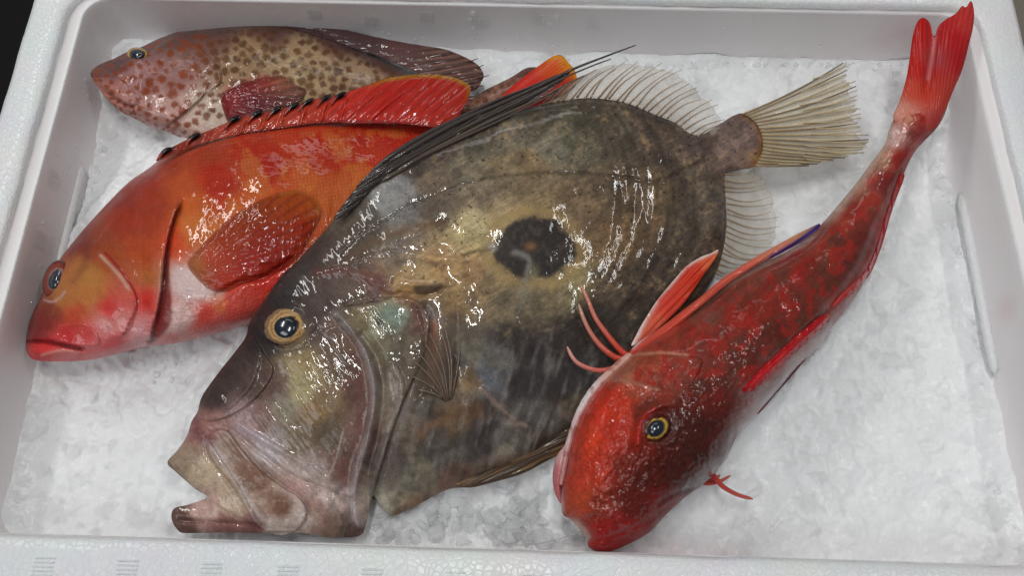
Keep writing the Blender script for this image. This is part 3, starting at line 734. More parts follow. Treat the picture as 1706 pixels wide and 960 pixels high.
    c = mix(c, (206, 180, 190), F.line([(74, 500), (86, 503), (98, 498), (108, 486)], 2.2) * .4)
    c = mix(c, (84, 34, 34), F.line([(125, 470), (140, 440), (150, 410)], 8, None, 14) * .4)
    # scale dots on the flank
    sc = .5 + .5 * np.sin((F.U * .8 + F.V * .6) / 1.35) * np.sin((F.U * .6 - F.V * .8) / 1.35)
    k = sstep(300, 345, F.U) * sstep(470, 400, F.V)
    c = c * (1 - .30 * sc * k)[:, None]
    return c * (.90 + .28 * fbm(F.U / 9, F.V / 9, 90))[:, None] * (1 + (np.array([.95, 1.0, .82]) - 1) * np.clip((c[:, :1] - c[:, 2:]) / (c[:, :1] + 1e-6) * 1.3 - .3, 0, 1))
rg_body, rg_top = build_body('body', RG, rg_out, M_RED, rg_T, rg_z, rg_col, rg_relief, g=1.8, bot=.85)
rg_gill = [(302, 326), (290, 362), (281, 400), (274, 440), (269, 490), (258, 540), (246, 574), (215, 580), (196, 540), (200, 440), (215, 370), (255, 330)]
build_body('gill_cover', RG, rg_gill, M_RED, .0006, lambda U, V: rg_top(U, V) - .0024 + .0036 * sstep(205, 268, np.asarray(U, float)) * sstep(322, 350, np.asarray(V, float)), rg_col, g=1.6, bot=1, rough_edge=1.5)
eye(RG, 92, 465, 20, 33, 20, float(rg_top(95, 465)) - .004, .0055, [(0, (60, 60, 70)), (.5, (150, 120, 112)), (.58, (130, 60, 46)), (.84, (116, 42, 34)), (.94, (50, 18, 22))], (10, 13), 18, (-2, 4), M_PUPIL2, (.00004, 0))
# dorsal fin
rg_df = [(262, 268), (279, 250), (300, 238), (325, 226), (360, 212), (392, 198), (430, 188), (460, 182), (490, 175), (513, 168), (543, 161), (567, 157), (590, 149), (613, 141), (640, 131), (667, 126), (700, 123), (733, 124), (764, 131), (783, 144), (781, 162), (768, 186), (750, 206), (727, 212), (667, 206), (600, 205), (533, 205), (467, 214), (400, 224), (340, 238), (300, 252)]
def rgd_col(F):
    c = F.idw([(300, 248, (156, 50, 36)), (400, 208, (178, 60, 46)), (460, 198, (190, 62, 44)), (520, 184, (190, 50, 34)), (580, 170, (196, 36, 22)), (660, 160, (188, 24, 16)), (720, 160, (180, 22, 14)), (760, 170, (176, 36, 20)), (640, 195, (192, 30, 20)), (700, 195, (188, 34, 20))], 8, 25, 20)
    c = c * (.8 + .28 * (.5 + .5 * np.sin((F.U * .8 + F.V) / 2.6)))[:, None]
    m = sstep(10, 2, F.d) * sstep(600, 650, F.U) * sstep(175, 140, F.V)
    c = c * np.array([.88, .98, .72])
    c = mix(c, (150, 100, 10), m * .95)
    c = mix(c, (110, 20, 16), F.line([(400, 222), (467, 212), (533, 203), (600, 202), (667, 204), (727, 209)], 1.8) * .8)
    for u, v in ((279, 250), (326, 227), (392, 199), (430, 190), (460, 183), (490, 176), (513, 170), (543, 163), (567, 159)):
        c = mix(c, (16, 10, 12), F.blob(u, v, 14 if u < 500 else 11, 7, -24, 2, 3))
    return c
def rgd_rel(F):
    s = np.sin((F.U * .8 + F.V) / 2.6)
    z = .00022 * s + (fbm((F.U * .62 - F.V * .78) / 60, (F.U * .78 + F.V * .62) / 7, 3) - .5) * .0012
    for u, v in ((300, 250), (345, 236), (400, 222), (435, 217), (465, 213), (500, 208), (533, 205), (565, 204)):
        z += .0011 * F.line([(u, v), (u + 6, v - 20), (u + 12, v - 38)], 3.2)
    z += .0010 * F.line([(620, 196), (650, 165), (690, 128)], 7) + .0008 * F.line([(575, 190), (600, 172), (640, 140)], 5)
    return z
rgd_z = lambda U, V: np.maximum(rg_top(U, V) + .0003, -.0115 + .0015 * sstep(600, 760, np.asarray(U, float)))
rdf, rdf_top = build_body('dorsal_fin', RG, rg_df, M_FIN, .0012, rgd_z, rgd_col, rgd_rel, g=1.6, bot=1)
for u, v in ((277, 248), (324, 224), (390, 195), (428, 186), (460, 180), (489, 173), (513, 166), (543, 159), (567, 155)):
    q = resample([(u - 16, v + 20), (u - 8, v + 9), (u + 2, v + 1), (u + 9, v - 2)], 9); t = np.linspace(0, 1, 9)
    tube('fin_spine', rdf, P(q[:, 0], q[:, 1], np.asarray(rgd_z(q[:, 0], q[:, 1])) + .0014), np.array([.6, .9, 1.1, 1.4, 1.7, 1.9, 1.8, 1.3, .5]) * (.00075 if u < 500 else .0006), M_FLESH, 8, [C(150, 50, 40) * (1 - sstep(.3, .5, x)) + C(14, 9, 11) * sstep(.3, .5, x) for x in t], .7)
# pectoral fin
rg_pf = [(312, 440), (328, 418), (349, 396), (375, 370), (412, 344), (450, 326), (487, 317), (517, 324), (532, 342), (533, 362), (518, 390), (500, 425), (470, 448), (431, 464), (400, 474), (376, 486), (352, 484), (330, 466)]
rg_pz = lambda U, V: rg_top(U, V) + .0003 + .0010 * sstep(330, 420, np.asarray(U, float))
def rgp_col(F):
    c = F.idw([(325, 440, (196, 120, 84)), (345, 430, (206, 64, 44)), (380, 390, (176, 58, 26)), (420, 355, (164, 62, 22)), (480, 330, (176, 70, 18)), (520, 345, (182, 74, 16)), (500, 380, (170, 40, 18)), (440, 400, (162, 40, 18)), (420, 440, (180, 34, 26)), (380, 460, (198, 50, 38)), (460, 430, (160, 30, 20))], 8, 25, 16)
    c = c * np.array([.88, .98, .7]); c = mix(c, (100, 24, 12), sstep(.45, 1, fan(F, (300, 470), 21)) * .35)
    c = mix(c, (196, 120, 40), F.line([(470, 322), (500, 318), (526, 332), (533, 356)], 5) * .45)
    return np.hstack([c, (.35 + .5 * sstep(0, 12, F.d))[:, None]])
def rgp_rel(F):
    z = .00014 * fan(F, (300, 470), 21) + (fbm(F.U / 40, F.V / 40, 5) - .5) * .001
    return z + .0008 * F.blob(330, 440, 22, 18)
build_body('pectoral_fin', RG, rg_pf, M_FIN, .0004, rg_pz, rgp_col, rgp_rel, g=1.6, bot=.8)
# tail fin, red with a yellow corner
rg_tf = [(800, 192), (822, 172), (850, 146), (880, 122), (905, 104), (922, 93), (936, 92), (947, 104), (958, 118), (960, 140), (940, 158), (905, 172), (870, 186), (830, 205)]
def rgt_col(F):
    c = F.idw([(830, 180, (190, 40, 28)), (880, 140, (200, 34, 14)), (920, 110, (206, 70, 10)), (940, 100, (210, 120, 8)), (930, 150, (176, 22, 24)), (900, 160, (180, 24, 26))], 6, 20, 12)
    return mix(c, (214, 140, 12), sstep(9, 2, F.d) * sstep(905, 925, F.U) * sstep(150, 120, F.V) * .9) * (.84 + .22 * fan(F, (760, 230), 20))[:, None]
build_body('tail_fin', RG, rg_tf, M_FIN, .0016, lambda U, V: -.016 + .004 * sstep(800, 950, np.asarray(U, float)), rgt_col, lambda F: .0003 * fan(F, (760, 230), 20), g=1.6, bot=1)

# ------------------------------------------------------------------ john dory (middle)
JD = thing('john_dory', 'large flat olive brown fish with a dark round spot on its side and gaping mouth', 'fish', (.0, .13, -.045))
jd_out = [(279, 771), (296, 750), (311, 727), (319, 703), (329, 686), (337, 660), (365, 620), (395, 582), (410, 560), (418, 533), (450, 485), (472, 456), (492, 438), (520, 408), (556, 366), (592, 320), (633, 284), (683, 252), (745, 226), (810, 200), (843, 189), (893, 176), (933, 168), (975, 163), (1017, 166), (1052, 174), (1092, 191), (1125, 204), (1150, 222), (1171, 223), (1192, 211), (1221, 193), (1240, 189), (1259, 204), (1270, 225), (1271, 256), (1257, 277), (1233, 283), (1211, 290), (1208, 312), (1210, 342), (1210, 383), (1203, 425), (1190, 460),
          (1150, 525), (1090, 605), (1020, 680), (955, 735), (922, 759), (877, 784), (831, 798), (789, 810), (747, 816), (718, 830), (685, 848), (657, 860), (643, 854), (630, 837), (621, 826), (616, 846), (609, 877), (603, 891), (586, 896), (550, 896), (500, 889), (440, 889), (375, 888), (316, 889), (298, 886), (286, 866), (290, 848), (315, 841), (344, 829), (325, 815), (293, 787)]
def jd_s(U, V): return (np.asarray(U, float) - 760) * -.5 + (np.asarray(V, float) - 510) * -.866
jd_z = lambda U, V: -.0145 + jd_s(U, V) / 265 * .0165 - .002 * sstep(1100, 1280, np.asarray(U, float))
def jd_T(F): return .0155 - .004 * sstep(800, 1250, F.U) + .002 * F.blob(500, 650, 150, 150)
CHEEK = [(575, 540), (600, 575), (616, 610), (622, 660), (616, 715), (600, 770), (588, 826), (540, 812), (490, 795), (430, 755), (392, 712), (430, 660), (470, 600), (520, 560)]
OPERC = [(562, 524), (580, 508), (645, 495), (690, 500), (712, 520), (715, 560), (700, 605), (660, 700), (622, 822), (606, 880), (590, 870), (590, 820), (612, 724), (622, 659), (612, 600), (588, 556)]
MAXIL = [(352, 722), (378, 718), (400, 746), (433, 783), (467, 809), (501, 832), (511, 857), (496, 882), (472, 892), (445, 887), (422, 868), (403, 834), (380, 800), (348, 758)]
PREMX = [(318, 706), (340, 724), (372, 770), (398, 812), (425, 860), (440, 882), (411, 868), (382, 854), (337, 826), (292, 787), (279, 771), (296, 750), (311, 727)]
def jd_relief(F):
    z = F.plate(OPERC, .0014, 14, .0015, 8)
    z += F.plate(CHEEK, .0011, 12, .0006, 6) * sstep(470, 560, F.U)
    z += F.plate(MAXIL, .0016, 13, .0018, 7)
    z += F.plate(PREMX, .0008, 10, .0008, 5)
    z += F.plate([(329, 686), (345, 650), (380, 605), (415, 560), (440, 590), (455, 620), (430, 660), (390, 690), (350, 702)], .0014, 9, .0012, 5)
    z += .0022 * F.line([(560, 524), (588, 556), (612, 600), (622, 659), (614, 724), (597, 775), (588, 826)], 7)
    z -= .0016 * F.line([(600, 560), (628, 600), (638, 655), (628, 730), (612, 790)], 6)
    z += .0013 * F.line([(655, 610), (668, 640), (664, 680), (640, 720)], 6)
    z += .0011 * F.line([(690, 640), (670, 690), (645, 730), (632, 780)], 5)
    z -= .0014 * F.line([(575, 510), (610, 505), (648, 497)], 3) - .0012 * F.line([(530, 455), (590, 452), (650, 482), (700, 500)], 9)
    z += .0012 * F.line([(395, 705), (440, 735), (500, 770), (540, 800)], 6) - .001 * F.line([(385, 716), (430, 752), (480, 790), (530, 810)], 4)
    z += .0014 * F.blob(551, 834, 18, 16) - .0008 * F.blob(549, 826, 5)
    z -= .0014 * F.line([(300, 868), (380, 872), (440, 876)], 4)
    z += .003 * F.blob(479, 543, 52, 44) - .0016 * (F.blob(479, 543, 56, 48, 0, 0, 8) - F.blob(479, 543, 44, 37, 0, 0, 8))
    z += .0012 * F.line([(430, 590), (425, 620), (410, 650), (380, 680)], 5)
    # shoulder and lateral line
    z -= .0009 * F.line([(567, 420), (600, 392), (645, 365), (682, 342), (732, 320), (780, 305), (860, 290), (950, 287), (1040, 296), (1092, 304), (1133, 283), (1175, 262)], 3, None, 8) * .5
    z -= .0007 * F.line([(592, 436), (645, 420), (690, 424), (760, 432), (820, 410)], 5)
    z += .0012 * F.line([(645, 400), (702, 390), (750, 410), (770, 450)], 12)
    z += .0016 * F.line([(660, 470), (700, 475), (738, 474)], 8) - .0014 * F.line([(665, 488), (710, 492), (740, 480)], 4)
    z += .0018 * F.blob(772, 632, 16, 22, -30) - .0012 * F.line([(752, 600), (756, 640), (770, 668)], 6)
    z -= .0013 * F.line([(705, 520), (716, 560), (712, 620), (700, 660)], 8)
    z += .0007 * F.line([(803, 649), (838, 682), (876, 714)], 5)
    z -= .0012 * F.line([(640, 850), (700, 820), (780, 792), (860, 765), (950, 720)], 8, None, 8)
    z += .0006 * F.line([(1150, 226), (1125, 208), (1090, 196), (1050, 182), (975, 172), (893, 184), (843, 198)], 5)
    # fine ribs of muscle at the rear, folds of skin and dimples
    k = sstep(960, 1080, F.U) * sstep(1210, 1120, F.U)
    z += .00007 * k * np.sin((F.U + (F.V - 330) ** 2 / 420) / 3.6)
    z += (fbm(F.U / 70, F.V / 70, 2, 2) - .5) * .0022 + (fbm(F.U / 16, F.V / 16, 32) - .5) * .0002
    hd = sstep(720, 600, F.U + .3 * (F.V - 500))
    z += hd * (fbm((F.U * .6 + F.V * .8) / 36, (F.U * .8 - F.V * .6) / 9, 8) - .5) * .0008
    return z
def jd_col(F):
    U, V = F.U, F.V
    c = F.idw([(350, 655, (74, 58, 56)), (390, 610, (72, 56, 54)), (420, 640, (92, 70, 66)), (440, 500, (58, 50, 52)), (460, 480, (64, 56, 58)), (425, 560, (56, 46, 48)), (320, 712, (128, 84, 84)), (345, 720, (140, 92, 90)), (300, 765, (134, 112, 96)), (340, 790, (158, 138, 116)), (390, 840, (160, 138, 120)), (420, 800, (120, 88, 72)), (370, 750, (140, 118, 108)),
               (467, 845, (126, 92, 74)), (495, 860, (172, 156, 152)), (460, 885, (170, 154, 150)), (440, 830, (150, 124, 112)), (300, 868, (96, 68, 62)), (340, 850, (158, 126, 122)), (380, 870, (130, 86, 82)), (420, 882, (126, 84, 80)), (560, 880, (132, 104, 92)), (595, 880, (112, 80, 78)), (530, 850, (142, 104, 96)),
               (510, 610, (150, 128, 84)), (500, 650, (154, 140, 98)), (525, 690, (140, 108, 66)), (550, 660, (134, 106, 74)), (545, 720, (108, 88, 70)), (500, 730, (124, 104, 84)), (470, 680, (132, 122, 104)), (450, 650, (106, 78, 72)), (440, 700, (128, 92, 88)), (410, 705, (150, 122, 126)), (450, 745, (154, 140, 146)), (510, 785, (160, 142, 142)), (551, 834, (168, 146, 146)), (500, 815, (162, 128, 126)),
               (596, 650, (112, 74, 68)), (594, 720, (122, 78, 70)), (580, 770, (122, 82, 76)), (565, 600, (116, 88, 72)), (550, 560, (110, 86, 78)), (540, 500, (88, 70, 66)), (580, 480, (104, 84, 78)), (620, 475, (112, 80, 74)), (560, 430, (92, 74, 66)), (520, 430, (72, 60, 58)),
               (630, 540, (140, 138, 112)), (660, 525, (130, 142, 126)), (610, 535, (128, 112, 82)), (640, 580, (118, 106, 82)), (680, 590, (112, 98, 80)), (700, 540, (110, 78, 66)), (720, 530, (124, 108, 100)), (640, 640, (132, 116, 104)), (660, 680, (128, 112, 98)), (640, 780, (136, 116, 108)), (680, 720, (116, 98, 84)), (700, 660, (104, 86, 66)), (605, 860, (144, 124, 118)),
               (730, 580, (132, 92, 64)), (735, 640, (112, 98, 84)), (772, 630, (150, 118, 70)), (760, 560, (112, 100, 82)), (750, 510, (136, 108, 66)),
               (600, 380, (92, 78, 66)), (640, 330, (138, 136, 138)), (670, 320, (128, 126, 128)), (610, 350, (98, 88, 82)), (690, 280, (82, 68, 60)), (740, 250, (84, 70, 62)), (800, 225, (92, 82, 68)), (850, 230, (110, 102, 84)), (900, 200, (94, 84, 66)), (920, 240, (124, 116, 96)), (980, 200, (86, 76, 60)), (960, 240, (104, 96, 76)), (1040, 220, (98, 86, 70)), (1100, 240, (96, 78, 64)), (1080, 200, (82, 68, 58)),
               (740, 350, (112, 94, 78)), (720, 310, (116, 98, 78)), (780, 280, (124, 112, 88)), (850, 285, (130, 112, 82)), (880, 275, (136, 112, 78)), (800, 330, (138, 118, 92)), (780, 390, (182, 158, 104)), (790, 375, (176, 160, 116)), (820, 360, (168, 144, 100)), (740, 440, (170, 132, 84)), (700, 460, (176, 150, 106)), (680, 480, (174, 138, 84)), (660, 420, (128, 112, 98)), (790, 450, (164, 126, 78)), (820, 460, (150, 124, 82)),
               (900, 350, (140, 118, 84)), (950, 340, (130, 104, 74)), (960, 470, (142, 126, 86)), (920, 490, (128, 112, 80)), (850, 500, (124, 108, 80)), (1000, 330, (108, 88, 66)), (1020, 400, (132, 102, 66)), (1060, 380, (118, 92, 62)), (1050, 320, (106, 84, 60)), (1100, 320, (110, 90, 64)), (1150, 300, (102, 86, 70)), (1180, 340, (100, 88, 76)), (1140, 400, (88, 74, 60)), (1180, 420, (90, 74, 62)), (1100, 450, (84, 70, 58)), (1060, 480, (80, 68, 56)), (1000, 480, (96, 82, 66)),
               (850, 570, (66, 56, 52)), (900, 580, (64, 54, 54)), (960, 560, (66, 56, 54)), (1000, 540, (72, 62, 54)), (880, 640, (62, 54, 54)), (930, 640, (60, 54, 54)), (830, 600, (110, 106, 100)), (815, 625, (104, 108, 116)), (780, 590, (118, 110, 94)), (970, 620, (68, 64, 62)), (900, 690, (92, 88, 82)), (950, 690, (112, 96, 72)), (800, 690, (78, 66, 62)), (760, 700, (112, 88, 62)), (720, 720, (84, 72, 66)), (790, 740, (92, 84, 80)), (740, 760, (98, 90, 80)), (850, 740, (128, 118, 102)), (700, 790, (128, 118, 98)), (660, 830, (148, 136, 112)), (640, 835, (172, 166, 148)), (680, 845, (128, 92, 58)), (760, 800, (120, 86, 70)), (830, 780, (122, 98, 78)), (900, 740, (96, 76, 52)),
               (1170, 240, (104, 84, 74)), (1220, 230, (124, 98, 90)), (1250, 240, (134, 108, 100)), (1230, 270, (126, 100, 90)), (1262, 250, (140, 100, 62))], 11, 30, 9, 2.5)
    n1 = fbm(U / 26, V / 26, 44, 5); n2 = fbm(U / 7, V / 7, 52, 4); n3 = fbm(U / 60, V / 60, 64, 4)
    body = sstep(560, 700, U + .35 * (V - 450))
    # gold flecks and dark olive clouds on the flank
    c = mix(c, (156, 122, 72), body * sstep(.52, .8, n1 * .5 + n2 * .5) * sstep(640, 480, V) * .5)
    c = mix(c, (60, 48, 38), body * sstep(.54, .34, n1) * .35)
    c = mix(c, (62, 54, 52), body * sstep(.52, .66, n3) * sstep(480, 600, V) * .6)
    c = mix(c, (132, 128, 122), body * sstep(.45, .85, fbm((U + V * .3) / 11, (V - U * .3) / 46, 14, 4)) * sstep(520, 620, V) * .5)
    c = c * (.72 + .62 * n2)[:, None] * (1 - np.array([-.02, 0, .1])[None] * sstep(760, 600, U)[:, None]); gr = c.mean(1, keepdims=True); c = gr + (c - gr) * .82
    for bu, bv_, bx, by, bc, bm in ((790, 386, 46, 30, (186, 168, 118), .5), (722, 456, 62, 28, (180, 142, 90), .6), (865, 277, 64, 15, (150, 120, 76), .25), (958, 470, 30, 20, (156, 140, 96), .55), (690, 482, 30, 12, (176, 134, 78), .5), (1010, 400, 40, 60, (140, 106, 68), .4), (920, 330, 70, 22, (140, 116, 80), .4)):
        c = mix(c, bc, F.blob(bu, bv_, bx, by, 0, 22) * bm * (.25 + 1.1 * n2).clip(0, 1))
    # pepper of black dots
    pp = vnoise(U / 2.6, V / 2.6, 11) * vnoise(U / 3.7, V / 3.7, 15)
    c = mix(c, (38, 28, 20), body * sstep(.52, .7, pp) * sstep(560, 470, V) * .75)
    # streaks towards the tail following the muscle
    st = fbm((U + (V - 330) ** 2 / 420) / 7, V / 60, 21, 3)
    c = c * (1 + (st - .5) * .95 * sstep(960, 1060, U) * sstep(1230, 1150, U))[:, None]
    ax_ = (U * .866 - V * .5); ay_ = (U * .5 + V * .866)
    c = c * (1 + (fbm(ax_ / 13, ay_ / 2.6, 23, 3) - .5) * .7 * body * sstep(640, 500, V))[:, None]
    lum = c.mean(1); c = c * np.clip((lum / .105) ** .2, .75, 1.3)[:, None]
    # black side spot with its pale ring
    SP = [(826, 412), (832, 388), (850, 374), (872, 366), (895, 364), (922, 370), (942, 386), (955, 404), (958, 424), (946, 442), (926, 456), (905, 462), (888, 456), (876, 466), (860, 458), (840, 446), (828, 430)]
    sd = F.sd(SP, 16, seed=4, wl=12)
    c = mix(c, (166, 140, 92), np.exp(-((sd + 12) / 10) ** 2) * .8 * (.45 + n1))
    c = mix(c, (36, 33, 37), sstep(-6, 6, sd) * (.84 + .16 * n1))
    c = mix(c, (84, 70, 64), sstep(.48, .72, n2) * sstep(-4, 14, sd) * .6)
    c = mix(c, (140, 98, 66), F.blob(884, 411, 9, 7, 0, 8) * .85)
    c = mix(c, (128, 124, 116), F.line([(856, 419), (870, 424), (882, 432), (880, 448), (876, 466)], 5, None, 8) * .85)
    c = mix(c, (136, 126, 98), F.blob(888, 456, 9, 14, 0, 10) * .7)
    c = mix(c, (134, 132, 120), F.blob(876, 484, 14, 11, 0, 14) * .55 + F.line([(868, 490), (866, 510), (862, 530)], 5, 2, 10) * .4)
    c = mix(c, (196, 190, 186), F.blob(820, 412, 6, 6, 0, 5) * .8)
    # lateral line and shoulder lines
    c = mix(c, (56, 44, 34), F.line([(567, 420), (600, 392), (645, 365), (682, 342), (732, 320), (780, 305), (860, 290), (950, 287), (1040, 296), (1092, 304), (1133, 283), (1175, 262)], 3.2, None, 10) * .6)
    c = mix(c, (110, 74, 46), F.line([(570, 436), (640, 396), (702, 378), (740, 372)], 6, None, 8) * .5)
    c = mix(c, (60, 46, 38), F.line([(770, 424), (800, 418), (826, 412)], 3, None, 4) * .6)
    c = mix(c, (60, 46, 40), F.line([(660, 436), (700, 436), (740, 440)], 5, None, 8) * .5)
    # head lines
    c = mix(c, (158, 150, 150), F.line([(560, 524), (588, 556), (612, 600), (622, 659), (614, 724), (597, 775), (588, 826), (596, 872)], 6.5, None, 4) * .75)
    c = mix(c, (110, 66, 58), F.line([(584, 570), (602, 625), (604, 690), (592, 750), (572, 800)], 12, None, 10) * .6 * (.5 + .8 * fbm(U / 3, V / 30, 5)))
    c = mix(c, (150, 138, 132), F.line([(655, 612), (668, 640), (664, 680), (640, 720)], 5, None, 4) * .5)
    c = mix(c, (156, 142, 138), F.line([(690, 640), (672, 690), (645, 740), (632, 790)], 6, None, 4) * .5)
    c = mix(c, (58, 42, 36), F.line([(575, 510), (610, 505), (648, 497)], 2.5) * .7)
    c = mix(c, (116, 62, 56), F.line([(530, 455), (590, 456), (640, 480), (690, 510), (704, 540)], 9, None, 8) * .55)
    c = mix(c, (128, 148, 134), F.blob(652, 528, 26, 16, 15, 12) * .5)
    c = mix(c, (30, 24, 24), F.blob(632, 537, 7, 5, 0, 4) * .9)
    c = mix(c, (84, 70, 62), F.reg([(690, 478), (716, 474), (738, 472), (728, 486), (700, 492)], 3) * .8)
    c = mix(c, (44, 32, 28), F.line([(706, 560), (704, 600), (712, 640)], 4, None, 6) * .7)
    c = mix(c, (156, 84, 44), F.line([(722, 540), (722, 580), (724, 640)], 8, None, 12) * .5)
    c = mix(c, (168, 116, 66), F.line([(700, 720), (740, 700), (790, 676)], 13, None, 34) * .32)
    c = mix(c, (150, 128, 118), F.line([(803, 649), (838, 682), (876, 714)], 6, 4, 26) * .7)
    c = mix(c, (48, 38, 40), F.line([(700, 690), (760, 690), (800, 670)], 9, None, 16) * .45 + F.line([(680, 760), (750, 745), (830, 705)], 9, None, 16) * .45 + F.line([(700, 800), (770, 770), (840, 735)], 7, None, 12) * .3)
    c = mix(c, (58, 42, 34), F.line([(770, 806), (830, 785), (880, 765), (950, 722)], 9, 14, 8) * .7)
    # mouth
    c = mix(c, (56, 44, 40), F.line([(279, 771), (292, 787), (337, 826)], 3) * .5)
    c = mix(c, (110, 74, 56), F.line([(385, 740), (410, 775), (440, 815), (470, 850)], 11, 15, 14) * .65)
    c = mix(c, (182, 172, 170), F.line([(345, 735), (370, 765), (395, 805), (425, 850), (450, 880)], 5, None, 5) * .55)
    c = mix(c, (184, 176, 176), (sstep(-2, 3, F.sd(MAXIL)) * np.exp(-np.abs(F.sd(MAXIL)) / 5)) * .5 * sstep(800, 830, V))
    c = mix(c, (92, 42, 52), F.line([(322, 700), (330, 722), (350, 734)], 9, None, 6) * .6)
    c = mix(c, (178, 162, 174), F.line([(397, 713), (425, 725), (450, 745)], 7) * .5)
    c = mix(c, (104, 52, 50), F.line([(310, 872), (380, 874), (440, 878)], 5, None, 4) * .6)
    c = mix(c, (86, 60, 54), F.blob(298, 864, 12, 16) * .6)
    c = mix(c, (196, 176, 164), (F.line([(496, 745), (498, 770), (497, 800)], 1.6) + F.line([(571, 720), (558, 770), (540, 805)], 1.6) + F.line([(505, 805), (540, 808)], 1.3)) * .6)
    c = mix(c, (50, 40, 42), (F.blob(479, 543, 58, 50, 0, 0, 8) - F.blob(479, 543, 44, 38, 0, 0, 8)).clip(0, 1) * .75)
    c = c * (1 + .28 * F.reg([(280, 770), (330, 690), (400, 705), (540, 800), (600, 830), (600, 890), (300, 880)], 16)[:, None])
    # dark dorsal edge with its row of bucklers
    c = mix(c, (62, 52, 44), F.line([(1150, 226), (1125, 208), (1090, 196), (1050, 182), (975, 172), (893, 182), (843, 194), (745, 234)], 7, None, 8) * .4)
    c = mix(c, (150, 96, 40), F.line([(1240, 192), (1258, 206), (1268, 228), (1268, 256), (1254, 276)], 5) * .45)
    return c
jd_body, jd_top = build_body('body', JD, jd_out, M_DORY, jd_T, jd_z, jd_col, jd_relief, g=1.6, bot=.85, edge=9)
jd_ridge = cr([(560, 524), (588, 556), (612, 600), (622, 659), (614, 724), (597, 775), (588, 826)], False, 6)
def jd_gz(U, V):
    U = np.asarray(U, float); V = np.asarray(V, float)
    return jd_top(U, V) - .0022 + .0034 * sstep(2, 34, seg_dist(U, V, jd_ridge)).reshape(U.shape)
build_body('gill_cover', JD, OPERC, M_DORY, .0005, jd_gz, jd_col, g=1.5, bot=1, rough_edge=2)
build_body('jaw_flap', JD, MAXIL, M_DORY, .0014, lambda U, V: jd_top(U, V) - .0016 + .0030 * sstep(745, 815, np.asarray(V, float)), jd_col, lambda F: (fbm(F.U / 22, F.V / 22, 7) - .5) * .0012, g=1.5, bot=1, rough_edge=1.5)
eye(JD, 479, 543, 41, 33, -20, float(np.nanmedian(jd_top(np.array([440., 479, 515, 479]), np.array([543., 510, 543, 578])))) - .0015, .0048, [(0, (36, 32, 36)), (.44, (60, 44, 34)), (.5, (200, 162, 108)), (.61, (140, 104, 64)), (.70, (196, 158, 108)), (.80, (100, 78, 58)), (.86, (150, 118, 88)), (.94, (50, 42, 42))], (18.5, 17.5), 0, (-4, 3))
# small hole of the nostril stays a dark mark; flap above the gill opening
# pectoral fin: fan of translucent rays
jd_pec_tips = [(696, 650), (688, 628), (692, 604), (690, 580), (709, 574), (716, 556), (735, 552), (738, 536), (760, 508)]
jz = lambda e: (lambda u, v: float(jd_top(u, v)) + e)
def pcol(s, t): return np.r_[C(126, 108, 94), .2]
pf = sheet('pectoral_fin', JD, [(738, 664), (744, 668), (748, 668), (752, 662)], jd_pec_tips, jz(.001), jz(.0032), M_FIN, pcol, 9, 30, 0)
ray_tubes(pf, [(738 + i * 1.7, 664 + (3 if 1 < i < 6 else 0)) for i in range(9)], jd_pec_tips, jz(.0016), jz(.0036), .06, .0005, .0002, M_RAY, (104, 86, 74), (140, 124, 110))
# long dark dorsal filaments lying over the red fish
jdf_c = [[(592, 318), (640, 276), (700, 238), (770, 200), (840, 170), (900, 142), (950, 117), (1000, 97), (1059, 75)],
         [(600, 318), (650, 280), (720, 240), (800, 200), (870, 166), (930, 134), (985, 110), (1018, 98)],
         [(606, 320), (660, 284), (740, 240), (820, 200), (890, 168), (940, 142), (973, 126)],
         [(594, 312), (640, 268), (705, 226), (770, 194), (830, 166), (880, 146), (930, 124)],
         [(620, 312), (690, 268), (760, 234), (830, 202), (890, 172), (930, 150)],
         [(600, 326), (652, 292), (720, 256), (790, 222), (850, 192)],
         [(596, 322), (640, 290), (700, 254), (765, 220), (830, 188), (885, 160)]]
fil_z = lambda s: .0085 + .0015 * math.sin(s * 3) - .004 * s
fil_out = [(556, 364), (572, 340), (590, 317), (612, 294), (640, 268), (700, 230), (770, 195), (835, 164), (890, 141), (935, 122), (950, 118), (938, 134), (900, 160), (850, 186), (790, 214), (720, 250), (660, 284), (616, 318), (590, 346), (570, 362)]
def fil_col(F):
    c = np.tile(C(60, 52, 50), (F.n, 1)); x = (F.U * .5 + F.V * .866)
    c = c * (.5 + .9 * fbm(x / 4, (F.U * .866 - F.V * .5) / 90, 4, 3))[:, None]
    c = mix(c, (124, 106, 100), sstep(.5, .75, fbm(x / 5, (F.U * .866 - F.V * .5) / 70, 9)) * sstep(760, 840, F.U) * .5)
    return c
jd_fz = lambda U, V: .0072 - .0032 * sstep(600, 950, np.asarray(U, float))
spn, spn_top = build_body('dorsal_filaments', JD, fil_out, M_FLESH, .0018, jd_fz, fil_col, lambda F: .0007 * np.sin((F.U * .5 + F.V * .866) / 1.4 + (fbm(F.U / 60, F.V / 60, 3) - .5) * 10), g=1.5, bot=1)
for k, cc in enumerate(jdf_c):
    q = resample(cc, 26); s = np.linspace(0, 1, 26)
    z = (.0088 - .0042 * s - .0004 * (k % 3)) - .004 * sstep(.22, 0, s)
    rad = ((.0015 if k in (0, 3) else .0011) * (1 - s) ** .8) * sstep(-.05, .3, s) + .0003
    tube('filament', spn, P(q[:, 0], q[:, 1], z), rad, M_FLESH, 7, [C(66 + 12 * (k % 3), 57 + 10 * (k % 3), 54 + 6 * (k % 3)) for _ in s], .8)
